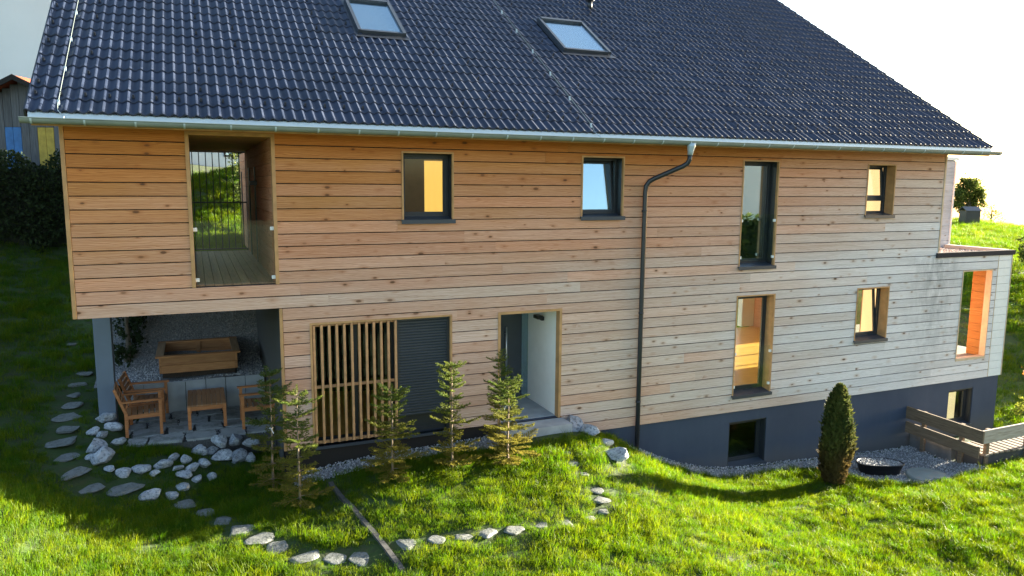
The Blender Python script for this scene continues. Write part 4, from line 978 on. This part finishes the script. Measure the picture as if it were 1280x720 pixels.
grav = instancer('gravel', GPa, rng.uniform(0, 6.28, (n_, 3)), np.stack([s_, s_ * rng.uniform(.7, 1.1, n_), s_ * rng.uniform(.6, 1, n_)], 1), rng.integers(0, 4, n_), peb)
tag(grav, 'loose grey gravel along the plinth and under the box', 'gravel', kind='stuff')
gs_x, gs_y = np.meshgrid(np.arange(1.2, 16.01, 0.1), np.arange(-2.4, 0.011, 0.1)); sel = yard(gs_x.ravel(), gs_y.ravel()); 
V = np.stack([gs_x.ravel(), gs_y.ravel(), ground_z(gs_x.ravel(), gs_y.ravel()) + 0.008], 1); nxx = gs_x.shape[1]
ii, jj = np.meshgrid(np.arange(nxx - 1), np.arange(gs_x.shape[0] - 1)); k0 = (jj * nxx + ii).ravel(); ok = sel[k0] & sel[k0 + 1] & sel[k0 + nxx]
F = np.stack([k0, k0 + 1, k0 + nxx + 1, k0 + nxx], 1)[ok]
tag(link('gravel_ground', np_mesh('gravel_ground', V, F, M['gravel_base'], True)), kind='structure')

# grass
def grass_mat(name, ca_, cb_, cc_, trans=0.5):
    n = NT(name); p = pos(n); r = orand(n)
    big_ = n.noise(p, 0.55, 3); med = n.noise(p, 2.6, 3)
    c = n.mix(n.maprange(big_, 0.3, 0.7), ca_, cb_)
    c = n.mix(n.maprange(n.math('ADD', n.math('MULTIPLY', r, 0.5), n.math('MULTIPLY', med, 0.5)), 0.35, 0.75), c, cc_)
    d = n.bsdf(c, 0.5); d.inputs['Specular IOR Level'].default_value = 0.25
    t = n.n('BsdfTranslucent', {0: n.mix(1.0, c, (1.3, 1.2, 0.4), 'MULTIPLY')})
    return n.done(n.n('MixShader', {0: trans, 1: d, 2: t}))
M['grass'] = grass_mat('grass_blade', (0.042, 0.118, 0.003), (0.070, 0.150, 0.004), (0.132, 0.178, 0.005), 0.55)
def clump(seed, nb, h0, h1, wd, rad, lean):
    r = np.random.default_rng(seed); V = []; F = []
    for b in range(nb):
        a = r.uniform(0, 6.28); q = rad * math.sqrt(r.uniform()); x, y = q * math.cos(a), q * math.sin(a)
        h = r.uniform(h0, h1) * (1 if r.uniform() > .06 else 1.5); la = r.uniform(0, 6.28); le = r.uniform(0.1, 1) * lean * h
        dx, dy = math.cos(la) * le, math.sin(la) * le; fa = r.uniform(0, 3.14); wx, wy = math.cos(fa) * wd / 2, math.sin(fa) * wd / 2
        n0 = len(V)
        V += [(x - wx, y - wy, -0.01), (x + wx, y + wy, -0.01), (x + dx * .35 - wx * .8, y + dy * .35 - wy * .8, h * .6), (x + dx * .35 + wx * .8, y + dy * .35 + wy * .8, h * .6), (x + dx, y + dy, h * (1 - 0.25 * lean * r.uniform()))]
        F += [(n0, n0 + 1, n0 + 3, n0 + 2), (n0 + 2, n0 + 3, n0 + 4)]
    me = bpy.data.meshes.new('tuft'); me.from_pydata(V, [], F); me.materials.append(M['grass']); return bpy.data.objects.new('tuft', me)
protos = [clump(500 + i, 64, 0.035, 0.09, 0.0045, 0.13, 0.8) for i in range(5)] + [clump(520 + i, 50, 0.07, 0.17, 0.005, 0.11, 0.95) for i in range(3)]
SX = np.array(STONES)
ED0, ED1 = np.array(e0[:2]), np.array(e1[:2])
def grass_ok(x, y):
    bad = (x > -1.75) & (x < 19.3) & (y > 0.0) & (y < 6.5)
    bad &= ~((x < 1.18) & (y < 1.30))
    bad |= yard(x, y)
    bad |= (x > 15.75) & (x < 19.7) & (y > -1.95) & (y < 0.05)
    bad |= (x > 4.9) & (x < 6.45) & (y > -0.66) & (y < 0.05)
    bad |= (x > -1.95) & (x < 1.2) & (y > 3.2) & (y < 6.5)
    d = ED1 - ED0; L = np.linalg.norm(d); u = d / L; q = np.stack([x - ED0[0], y - ED0[1]], 1); al = q @ u; pe = np.abs(q[:, 0] * -u[1] + q[:, 1] * u[0])
    bad |= (al > -.05) & (al < L + .05) & (pe < 0.075)
    bad |= np.hypot(x - 14.45, y + 1.72) < 0.5
    for sx, sy, s in STONES: bad |= np.hypot(x - sx, y - sy) < s * 0.96
    return ~bad
def scatter(x0, x1, y0, y1, dens, s0, s1, tall=0.25, near=None):
    n = int((x1 - x0) * (y1 - y0) * dens); x = rng.uniform(x0, x1, n); y = rng.uniform(y0, y1, n)
    if near: k = near(x, y); x, y = x[k], y[k]
    k = grass_ok(x, y); x, y = x[k], y[k]; z = ground_z(x, y)
    PX, PY, dz = project(np.stack([x, y, z], 1)); k = (dz > 1) & (PX > -260) & (PX < 1540) & (PY < 900) & (PY > 120); x, y, z = x[k], y[k], z[k]
    n = len(x); s = rng.uniform(s0, s1, n)
    if len(x) and x0 > -9.5 and y0 < 2:      # grass kept shorter round the stones
        f = np.ones(n)
        for sx, sy, q in STONES: f = np.minimum(f, np.clip((np.hypot(x - sx, y - sy) / q - 0.9) / 0.8, 0.6, 1.0))
        s = s * f
    # clumpy growth: taller where a slow noise is high
    lump = 0.5 + 0.5 * np.sin(x * 1.7 + 2 * np.sin(y * 1.3)) * np.sin(y * 2.1 + 1.5 * np.sin(x * 0.9)); s = s * (0.8 + 0.45 * lump)
    var = np.where(rng.uniform(size=n) < tall * (0.25 + 0.8 * lump), rng.integers(5, 8, n), rng.integers(0, 5, n))
    return np.stack([x, y, z], 1), np.stack([rng.uniform(-.12, .12, n), rng.uniform(-.12, .12, n), rng.uniform(0, 6.28, n)], 1), np.stack([s, s, s * rng.uniform(.85, 1.15, n)], 1), var
parts = [scatter(-7, 19.6, -9, 1.3, 140, 0.75, 1.12),
         scatter(-9, -1.7, 1.3, 14, 45, 0.9, 1.4),
         scatter(-2, 4, 6.4, 16, 55, 1.0, 1.5),
         scatter(18, 34, -2, 14, 22, 1.2, 1.9),
         scatter(30, 70, 2, 36, 7, 2.0, 3.2, near=lambda x, y: np.abs(x / (y + 12.4) - 1.52) < 0.25)]
A = [np.concatenate(q) for q in zip(*parts)]
grass = instancer('grass', A[0], A[1], A[2], A[3], protos); tag(grass, 'lush green lawn grass on the slope around the house', 'grass', kind='stuff')
print('grass clumps', len(A[0]), 'gravel', n_)

# ------------------------------------------------------------------ young firs in front of the house
def needle_mat():
    n = NT('fir_needle'); tc = n.n('TexCoord').outputs['Object']; zz = n.n('SeparateXYZ', {0: tc}).outputs[2]
    nz = n.noise(tc, 5.0, 3); r = orand(n)
    low = n.maprange(n.math('ADD', zz, n.math('MULTIPLY', n.math('SUBTRACT', nz, 0.5), 0.9)), 0.45, 1.15, 1.0, 0.0)
    c = n.mix(n.maprange(nz, 0.3, 0.7), (0.060, 0.105, 0.022), (0.135, 0.155, 0.022))
    c = n.mix(n.math('MULTIPLY', low, 0.7), c, (0.25, 0.20, 0.032))
    c = n.mix(n.maprange(r, 0.6, 1.0, 0.0, 0.35), c, (0.045, 0.085, 0.06))
    d = n.bsdf(c, 0.7); d.inputs['Specular IOR Level'].default_value = 0.15; t = n.n('BsdfTranslucent', {0: c})
    return n.done(n.n('MixShader', {0: 0.4, 1: d, 2: t}))
M['needle'] = needle_mat()
M['bark'] = plain('young_bark', (0.20, 0.15, 0.10), 0.9, 0.3, 20, 0.4)
M['bark_dark'] = plain('bark', (0.09, 0.07, 0.05), 0.9, 0.3, 12, 0.5)
def fir(P, H, spread, seed, label, tie=None, lean=0.0, dens=1.0):
    r = np.random.default_rng(seed); e = empty('young_fir', tuple(P), r.uniform(0, 6)); tag(e, label, 'tree', 'young firs in front of the house')
    tr = MB(); tr.tube([(0, 0, -0.05), (0.01, 0, H * 0.3), (0.0, 0.01, H * 0.65), (0, 0, H * 0.97)], [0.020, 0.016, 0.010, 0.003], 8); tr.build('trunk', M['bark'], e, True)
    br = MB(); S0 = []; S1 = []          # twig segments that carry needles
    z = H * 0.10; lev = 0
    while z < H * 0.97:
        t = z / H; nb = int(r.integers(5, 8)); L0 = 1.42 * spread * (0.45 + 0.55 * (1 - t) ** 0.9) * (0.82 + 0.18 * math.sin(lev * 2.1)) * r.uniform(.85, 1.1)
        if t > 0.72: L0 = max(L0, spread * 0.36)
        a0 = r.uniform(0, 6.28)
        for b in range(nb):
            a = a0 + 6.28 * b / nb + r.uniform(-.3, .3); L = L0 * r.uniform(0.5, 1.2); el = R(30 * t - 8 + r.uniform(-9, 9))
            d = np.array([math.cos(a) * math.cos(el), math.sin(a) * math.cos(el), math.sin(el)]); p0 = np.array([0, 0, z + r.uniform(-.03, .03)])
            mid = p0 + d * L * 0.5 + np.array([0, 0, -0.02 * L]); tip = p0 + d * L + np.array([0, 0, 0.10 * L])
            br.tube([p0, mid, tip], [0.006, 0.004, 0.0015], 4, False)
            S0 += [p0 + (mid - p0) * 0.35, mid]; S1 += [mid, tip]
            sd = np.cross(d, (0, 0, 1)); sd /= np.linalg.norm(sd)
            ns = max(3, int(L / 0.05))
            for i in range(ns):
                u = (i + 1) / (ns + 0.6); q = p0 + (mid - p0) * min(1, 2 * u) if u < .5 else mid + (tip - mid) * (2 * u - 1)
                for sg_ in (-1, 1):
                    if r.uniform() < 0.12: continue
                    l2 = L * 0.42 * (1.05 - u) * r.uniform(.7, 1.2) + 0.03
                    dd = d * 0.75 + sd * sg_ * 0.75 + np.array([0, 0, r.uniform(-.1, .22)]); dd /= np.linalg.norm(dd)
                    S0.append(q); S1.append(q + dd * l2)
        z += H * (0.125 - 0.06 * t) * r.uniform(.8, 1.2); lev += 1
    S0.append(np.array([0, 0, H * 0.84])); S1.append(np.array([0, 0, H]))
    br.build('branches', M['bark'], e)
    S0 = np.array(S0); S1 = np.array(S1); LL = np.linalg.norm(S1 - S0, axis=1); cnt = np.maximum(4, (LL / 0.0038 * dens).astype(int)); idx = np.repeat(np.arange(len(S0)), cnt)
    n = len(idx); u = r.uniform(0, 1, n); B = S0[idx] + (S1 - S0)[idx] * u[:, None]; ax = ((S1 - S0) / LL[:, None])[idx]
    rd = r.normal(size=(n, 3)); rd[:, 2] = np.abs(rd[:, 2]) * 0.8 + rd[:, 2] * 0.2; rd -= ax * np.sum(rd * ax, 1)[:, None]; rd /= np.linalg.norm(rd, axis=1)[:, None]
    nd = ax * 0.62 + rd * 0.8; nd /= np.linalg.norm(nd, axis=1)[:, None]; ln = r.uniform(0.022, 0.042, n)
    wv = np.cross(nd, r.normal(size=(n, 3))); wv /= np.linalg.norm(wv, axis=1)[:, None]; wd = 0.0055
    V = np.empty((n, 3, 3)); V[:, 0] = B - wv * wd; V[:, 1] = B + wv * wd; V[:, 2] = B + nd * ln[:, None]
    link('crown', np_mesh('crown', V.reshape(-1, 3), np.arange(n * 3).reshape(-1, 3), M['needle']), e)
    if tie:
        tb_ = MB(); tb_.tube([(0.028 * math.cos(t), 0.028 * math.sin(t), tie) for t in np.linspace(0, 6.2, 12)], 0.006, 5); tb_.tube([(0.028, 0, tie), (0.06, 0.01, tie - 0.03), (0.08, 0.03, tie - 0.07)], 0.006, 5); tb_.build('tie', M['whiteplastic'], e)
    return e
def fz(x, y): return (x, y, gz(x, y))
fir(fz(0.97, -0.35), 1.95, 0.40, 21, 'dark young fir in shade at the patio corner, white tie on its stem', 1.05)
fir(fz(1.28, -1.25), 1.95, 0.44, 22, 'young fir in front of the left end of the slat screen')
fir(fz(2.74, -1.12), 1.55, 0.44, 23, 'bluish-topped young fir in front of the right end of the slat screen')
fir(fz(3.74, -1.15), 1.82, 0.42, 24, 'tallest sunlit young fir, in front of the dark roller shutter')
fir(fz(4.80, -0.62), 1.72, 0.36, 25, 'thin dark young fir right in front of the entrance door', dens=0.8)
fir(fz(4.70, -1.25), 1.45, 0.46, 26, 'bushy golden-green young fir in front of the entrance', 1.05)

# ------------------------------------------------------------------ foliage helpers
def leaf_mat(name, a, b, c_, trans=0.35, scale=3.0, low=None):
    n = NT(name); tc = n.n('TexCoord').outputs['Object']; nz = n.noise(tc, scale, 3); nf = n.noise(tc, scale * 9, 2)
    c = n.mix(n.maprange(nz, 0.35, 0.65), a, b); c = n.mix(n.maprange(nf, 0.5, 0.72), c, c_)
    if low:
        zz = n.n('SeparateXYZ', {0: tc}).outputs[2]
        f = n.maprange(n.math('ADD', zz, n.math('MULTIPLY', n.math('SUBTRACT', nz, 0.5), 1.6)), low[0], low[1], 0.75, 0.0)
        c = n.mix(f, c, low[2])
    d = n.bsdf(c, 0.75); d.inputs['Specular IOR Level'].default_value = 0.15; t = n.n('BsdfTranslucent', {0: c})
    return n.done(n.n('MixShader', {0: trans, 1: d, 2: t}))
def leaves(name, C, size, m, parent, seed, up=0.0, aspect=0.55):
    """one leaf-sized diamond per centre"""
    r = np.random.default_rng(seed); n = len(C); d = r.normal(size=(n, 3)); d[:, 2] += up; d /= np.linalg.norm(d, axis=1)[:, None]
    s = np.cross(d, r.normal(size=(n, 3))); s /= np.linalg.norm(s, axis=1)[:, None]; L = size * r.uniform(.6, 1.3, n)[:, None]
    V = np.empty((n, 4, 3)); V[:, 0] = C - d * L / 2; V[:, 1] = C + s * L * aspect / 2; V[:, 2] = C + d * L / 2; V[:, 3] = C - s * L * aspect / 2
    return link(name, np_mesh(name, V.reshape(-1, 3), np.arange(n * 4).reshape(-1, 4), m), parent)
# columnar thuja
T0 = ground_at(1042, 606); th = empty('thuja', (T0[0], T0[1], T0[2])); tag(th, 'dark columnar thuja with browned lower foliage standing on the lawn', 'tree')
r = np.random.default_rng(77); n = 15000; t = r.uniform(0, 1, n) ** 0.9; a = r.uniform(0, 6.28, n)
TH = 2.08
def thr(t): return 0.305 * np.minimum(1, (0.62 + 1.5 * t)) * np.clip(1 - t ** 4.0, 0, 1) ** 0.8 + 0.01
rad = thr(t) * (0.90 + 0.10 * np.sin(a * 3 + t * 9) + 0.10 * np.sin(a * 7 - t * 17) + 0.06 * np.sin(a * 13 + t * 31)) * (1 - 0.35 * r.uniform(0, 1, n) ** 2.2)
C = np.stack([rad * np.cos(a), rad * np.sin(a), 0.06 + t * (TH - 0.06)], 1)
d = np.stack([np.cos(a) * 0.45, np.sin(a) * 0.45, np.full(n, 1.0)], 1) + r.normal(size=(n, 3)) * 0.33; d /= np.linalg.norm(d, axis=1)[:, None]
s = np.stack([-np.sin(a), np.cos(a), np.zeros(n)], 1) + r.normal(size=(n, 3)) * 0.5; s /= np.linalg.norm(s, axis=1)[:, None]; L = r.uniform(0.045, 0.115, n)[:, None]
V = np.empty((n, 4, 3)); V[:, 0] = C; V[:, 1] = C + d * L * .5 + s * L * .2; V[:, 2] = C + d * L; V[:, 3] = C + d * L * .5 - s * L * .2
link('crown', np_mesh('crown', V.reshape(-1, 3), np.arange(n * 4).reshape(-1, 4), leaf_mat('thuja_scale', (0.045, 0.070, 0.020), (0.085, 0.10, 0.024), (0.13, 0.12, 0.03), 0.3, 2.0, (0.35, 1.2, (0.10, 0.058, 0.022)))), th)
mb = MB(); mb.tube([(0, 0, -0.1), (0, 0, 0.4), (0, 0, 1.2), (0, 0, 2.0)], [0.05, 0.045, 0.03, 0.005], 8)
for i in range(60):
    tt = r.uniform(0.05, 0.9); aa = r.uniform(0, 6.28); q = float(thr(np.array(tt))) * 0.75; mb.tube([(0, 0, tt * TH - 0.1), (q * .6 * math.cos(aa), q * .6 * math.sin(aa), tt * TH + 0.05), (q * math.cos(aa), q * math.sin(aa), tt * TH + 0.2)], [0.012, 0.008, 0.003], 4, False)
mb.build('trunk', M['bark_dark'], th)
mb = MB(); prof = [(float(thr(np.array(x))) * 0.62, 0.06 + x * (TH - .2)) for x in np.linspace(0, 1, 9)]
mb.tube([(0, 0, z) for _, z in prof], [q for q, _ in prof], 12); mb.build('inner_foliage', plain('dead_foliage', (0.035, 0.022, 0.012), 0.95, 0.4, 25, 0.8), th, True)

def blobs_tree(name, P, H, crown, seed, label, cat, m, lsize, nper, trunk_h=0.35, group=None, bark='bark_dark'):
    """trunk, limbs and a crown of leaf clumps; crown = list of (x, y, z, r) in the tree's frame"""
    r = np.random.default_rng(seed); e = empty(name, tuple(P)); tag(e, label, cat, group)
    mb = MB(); tr = H * 0.025 + 0.02
    mb.tube([(0, 0, -0.3), (0, 0, H * trunk_h * .5), (0.02 * H, 0, H * trunk_h), (0.0, 0.01 * H, H * 0.75)], [tr * 1.3, tr, tr * .8, tr * .2], 8)
    for (x, y, z, q) in crown: mb.tube([(0, 0, min(H * trunk_h, z * .6)), (x * .5, y * .5, (z + H * trunk_h) * .5), (x, y, z)], [tr * .5, tr * .3, tr * .1], 5, False)
    mb.build('trunk', M[bark], e)
    CC = []
    for (x, y, z, q) in crown:
        k = int(nper * q * q); sub = r.normal(size=(14, 3)); sub /= np.linalg.norm(sub, axis=1)[:, None]; sub *= q * r.uniform(.35, .95, (14, 1))
        pick = sub[r.integers(0, 14, k)]; CC.append(np.array([x, y, z]) + pick + r.normal(size=(k, 3)) * q * 0.17)
    leaves('crown', np.concatenate(CC), lsize, m, e, seed + 1)
    return e
LM = {'tree': leaf_mat('broadleaf', (0.055, 0.085, 0.015), (0.09, 0.115, 0.02), (0.13, 0.14, 0.03), 0.4, 0.8),
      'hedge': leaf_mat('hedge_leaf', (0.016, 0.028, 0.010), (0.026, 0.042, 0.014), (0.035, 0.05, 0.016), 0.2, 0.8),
      'bush': leaf_mat('bush_leaf', (0.045, 0.075, 0.02), (0.09, 0.115, 0.03), (0.16, 0.17, 0.06), 0.4, 3.0),
      'gold': leaf_mat('gold_shrub', (0.14, 0.17, 0.02), (0.20, 0.20, 0.03), (0.25, 0.24, 0.04), 0.45, 4.0),
      'rust': leaf_mat('rust_leaf', (0.35, 0.11, 0.03), (0.45, 0.16, 0.04), (0.3, 0.09, 0.02), 0.45, 4.0)}
# tree, shrub and shed on the far ridge, fence post
P = (58.6, 29.5, gz(58.6, 29.5)); blobs_tree('broadleaf_tree', P, 3.9, [(0, 0, 2.5, 1.0), (-.9, .2, 2.1, .9), (.7, -.2, 1.9, .85), (-.3, 0, 3.0, .75), (-1.6, 0, 1.7, .8), (.2, .3, 1.4, .8)], 61, 'rounded green tree on the far ridge beside the house corner', 'tree', LM['tree'], 0.20, 1500)
P = (62.5, 30.2, gz(62.5, 30.2)); blobs_tree('small_tree', P, 2.2, [(0, 0, 1.3, .55), (.7, 0, .9, .5), (-.6, 0, .8, .5), (1.4, 0, .5, .4)], 62, 'wispy low shrub right of the tree on the far ridge', 'shrub', LM['tree'], 0.12, 420)
sd = empty('shed', (55.3, 27.0, gz(55.3, 27.0)), R(-25)); sd.scale = (.6, .6, .85); tag(sd, 'small dark shed under the tree on the far ridge', 'shed')
MB().box(-.9, .9, -.8, .8, -0.3, 1.25).build('wall', M['frame'], sd); MB().prism([(-1.0, -.95, 1.25), (1.0, -.95, 1.25), (1.0, 0, 1.6), (-1.0, 0, 1.6)], (0, 0, .05)).build('roof', M['sill'], sd); MB().prism([(-1.0, .95, 1.25), (1.0, .95, 1.25), (1.0, 0.002, 1.602), (-1.0, 0.002, 1.602)], (0, 0, .05)).build('roof', M['sill'], sd)
MB().box(.905, .93, -.5, .5, -0.2, 1.0).build('door', M['plaster'], sd)
fp = MB().cbox(19.9, 19.97, 2.55, 2.62, gz(19.9, 2.6) - .3, 4.85, 0.006).build('fence_post', M['rail']); tag(fp, 'thin wooden pole rising behind the gravel roof of the corner block', 'pole')
# shrubs beyond the right corner
P = fz(20.9, .35); blobs_tree('garden_shrub', P, .75, [(0, 0, .4, .33), (.35, .1, .3, .3), (-.25, 0, .25, .25), (.7, .1, .35, .3)], 63, 'yellow-green shrub behind the plank railing at the house corner', 'shrub', LM['gold'], 0.07, 1600, .2)
P = fz(22.3, 1.1); blobs_tree('garden_shrub', P, 1.3, [(0, 0, 1.0, .28), (.2, 0, .7, .3), (.5, .1, 1.1, .25)], 64, 'rust-red leafy shrub at the right picture edge above the railing', 'shrub', LM['rust'], 0.08, 900, .4)
# bush seen through the passage, hedge behind the left lawn
P = fz(1.35, 11.0); blobs_tree('ivy_bush', P, 2.2, [(0, 0, 1.5, .42), (0.1, 0, .9, .45), (-.15, 0, .4, .4), (.1, 0, 1.9, .3)], 65, 'tall leafy bush on the slope seen through the passage bars', 'bush', LM['bush'], 0.09, 2200, .5)
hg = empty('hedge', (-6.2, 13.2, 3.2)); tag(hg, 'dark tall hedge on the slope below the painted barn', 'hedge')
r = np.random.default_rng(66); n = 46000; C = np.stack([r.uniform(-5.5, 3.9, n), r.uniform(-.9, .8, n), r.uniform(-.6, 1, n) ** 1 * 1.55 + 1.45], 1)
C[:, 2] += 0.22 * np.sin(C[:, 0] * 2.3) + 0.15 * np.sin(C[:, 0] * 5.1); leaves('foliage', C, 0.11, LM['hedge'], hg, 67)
mb = MB()
for i in range(16):
    x = -5.2 + i * 0.58; mb.tube([(x, 0, -.4), (x + .1, .05, 1.2), (x - .1, 0, 2.6)], [.05, .035, .01], 6)
mb.build('stems', M['bark_dark'], hg)
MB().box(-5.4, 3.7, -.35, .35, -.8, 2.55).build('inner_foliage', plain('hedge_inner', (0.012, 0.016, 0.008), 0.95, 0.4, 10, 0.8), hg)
# painted barn above the hedge
bn = empty('barn', (-3.75, 17.6, 4.2), R(-22)); tag(bn, 'old grey plank barn with red, blue and yellow boards and an orange roof', 'barn')
r_ = random.Random(9); xx = -2.6; PC = {3: (0.30, 0.06, 0.07), 4: (0.30, 0.06, 0.07), 8: (0.05, 0.16, 0.38), 9: (0.05, 0.16, 0.38), 12: (0.42, 0.30, 0.05), 13: (0.42, 0.30, 0.05), 16: (0.05, 0.16, 0.38)}
for i in range(21):
    xw = 0.25; top = 3.0 + (1 - abs(xx + .125) / 2.6) * 1.25
    m_ = vwood('barn_plank', (0.06, 0.063, 0.07), (0.13, 0.135, 0.145), (30, 30, 2), 0.85) if i == 0 else bn_m
    bn_m = m_
    MB().box(xx + .006, xx + xw - .006, -2.6, -2.56, 0.0, 2.85 if i in PC else top).build('plank', bn_m if i not in PC else plain('barn_paint', PC[i], 0.8, 0.25, 5), bn)
    if i in PC: MB().box(xx + .006, xx + xw - .006, -2.595, -2.555, 2.86, max(top, 2.9)).build('plank', bn_m, bn)
    xx += xw
MB().prism([(-2.6, -2.54, 0), (2.65, -2.54, 0), (2.65, -2.54, 2.98), (0.02, -2.54, 4.2), (-2.6, -2.54, 2.98)], (0, 5.2, 0)).build('wall', M['backing'], bn)
for sx in (-1, 1):
    MB().prism([(sx * 3.0, -2.95, 2.86), (0, -2.95, 4.29), (0, -2.95, 4.38), (sx * 3.0, -2.95, 2.95)], (0, 6.0, 0)).build('roof', plain('orange_tile', (0.26, 0.05, 0.015), 0.8, 0.15, 6), bn)
    MB().prism([(sx * 3.02, -3.0, 2.80), (0, -3.0, 4.24), (0, -3.0, 4.40), (sx * 3.02, -3.0, 2.96)], (0, 0.045, 0)).build('verge_board', M['backing'], bn)
# pale building behind
wb = empty('apartment_house', (-6, 28, 5.0)); tag(wb, 'large plain pale house wall rising behind the barn and passage', 'building')
MB().box(-22, 8.5, -4, 6, -1.5, 12.5).build('wall', plain('blue_white_render', (0.52, 0.60, 0.66), 0.9, 0.04, 0.6), wb)
MB().prism([(-22.6, -4.8, 12.2), (9.1, -4.8, 12.2), (9.1, 1, 15.5), (-22.6, 1, 15.5)], (0, 0, .3)).build('roof', M['sill'], wb)
for x in (-15, -8, 7.35):
    wn = MB().box(x, x + 1.0, -4.03, -3.95, 1.55, 3.1).build('window', M['frame'], wb); MB().box(x + .08, x + .92, -4.045, -4.032, 1.63, 3.02).build('pane', M['glass_coated'], wn)

# unseen hedge added behind the projecting box so its shade darkens the left lawn
shade_hedge = empty('hedge', (-1.75, 10.3, 3.0)); tag(shade_hedge, 'unseen shade hedge added on the slope behind the projecting box', 'hedge')
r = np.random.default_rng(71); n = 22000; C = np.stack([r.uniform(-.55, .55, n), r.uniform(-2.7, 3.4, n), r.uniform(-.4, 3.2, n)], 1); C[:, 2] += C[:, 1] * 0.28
leaves('foliage', C, 0.15, LM['hedge'], shade_hedge, 72)
mb = MB(); mb.prism([(-.3, -2.6, -1.2), (-.3, 3.3, .2), (-.3, 3.3, 3.7), (-.3, -2.6, 2.1)], (.6, 0, 0)); mb.build('inner_foliage', plain('shade_hedge_inner', (0.012, 0.016, 0.008), 0.95, 0.4, 10, 0.8), shade_hedge)
# neighbouring house and hedge across the garden, mirrored in the tall upper window
nh = empty('neighbour_house', (30, -24, -0.5), R(40)); tag(nh, 'white house across the garden, mirrored in the tall upper window', 'house')
MB().box(-6, 6, -4, 4, -1.5, 9.5).build('wall', plain('cream_render', (0.80, 0.74, 0.62), 0.9, 0.04, 0.6), nh)
MB().prism([(-6.5, -4.6, 9.4), (-6.5, 4.6, 9.4), (-6.5, 0, 12.2)], (13, 0, 0)).build('roof', M['sill'], nh)
for x in (-4.2, -1.2, 1.8, 4.0):
    for z in (1.0, 3.9): MB().box(x, x + 1.0, 3.98, 4.04, z, z + 1.4).build('window', M['frame'], nh)
h3 = empty('hedge', (23.5, -17.5, gz(23.5, -17.5)), R(40)); tag(h3, 'green garden hedge mirrored in the lower half of the tall upper window', 'hedge')
r = np.random.default_rng(73); n = 9000; C = np.stack([r.uniform(-6, 6, n), r.uniform(-.6, .6, n), r.uniform(0, 4.6, n)], 1); leaves('foliage', C, 0.34, LM['tree'], h3, 74)
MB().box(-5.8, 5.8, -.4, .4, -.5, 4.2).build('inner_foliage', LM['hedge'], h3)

# dark shrub between the grey post and the gravel slope
P = fz(-1.42, 4.7); blobs_tree('evergreen_shrub', P, 1.9, [(0, 0, .45, .36), (.1, .6, .8, .4), (0, 1.2, 1.1, .45), (.05, .2, 1.0, .32), (.1, 1.5, 1.6, .4), (-.05, -.5, .3, .28)], 68, 'dark evergreen shrub behind the grey post beside the gravel slope', 'shrub', LM['hedge'], 0.09, 3200, .2)

# shrubs on the hillside beyond the right picture edge; their shade lies on the slope behind the house corner
for i, (x, y, h, lb) in enumerate(((29.4, 3.4, 2.2, 'lowest shrub on the shaded hillside right of the house'), (31.2, 5.4, 2.6, 'second shrub up the shaded hillside right of the house'), (34.0, 7.6, 2.8, 'third shrub up the shaded hillside right of the house'), (37.6, 9.9, 2.8, 'topmost shrub on the shaded hillside right of the house'))):
    blobs_tree('hillside_shrub', fz(x, y), h, [(0, 0, h * .6, h * .33), (.5, .4, h * .45, h * .3), (-.4, .5, h * .4, h * .3), (0, -.6, h * .42, h * .3), (.1, .9, h * .5, h * .28)], 80 + i, lb, 'shrub', LM['tree'], 0.16, 900, .25, 'shrubs on the right hillside')
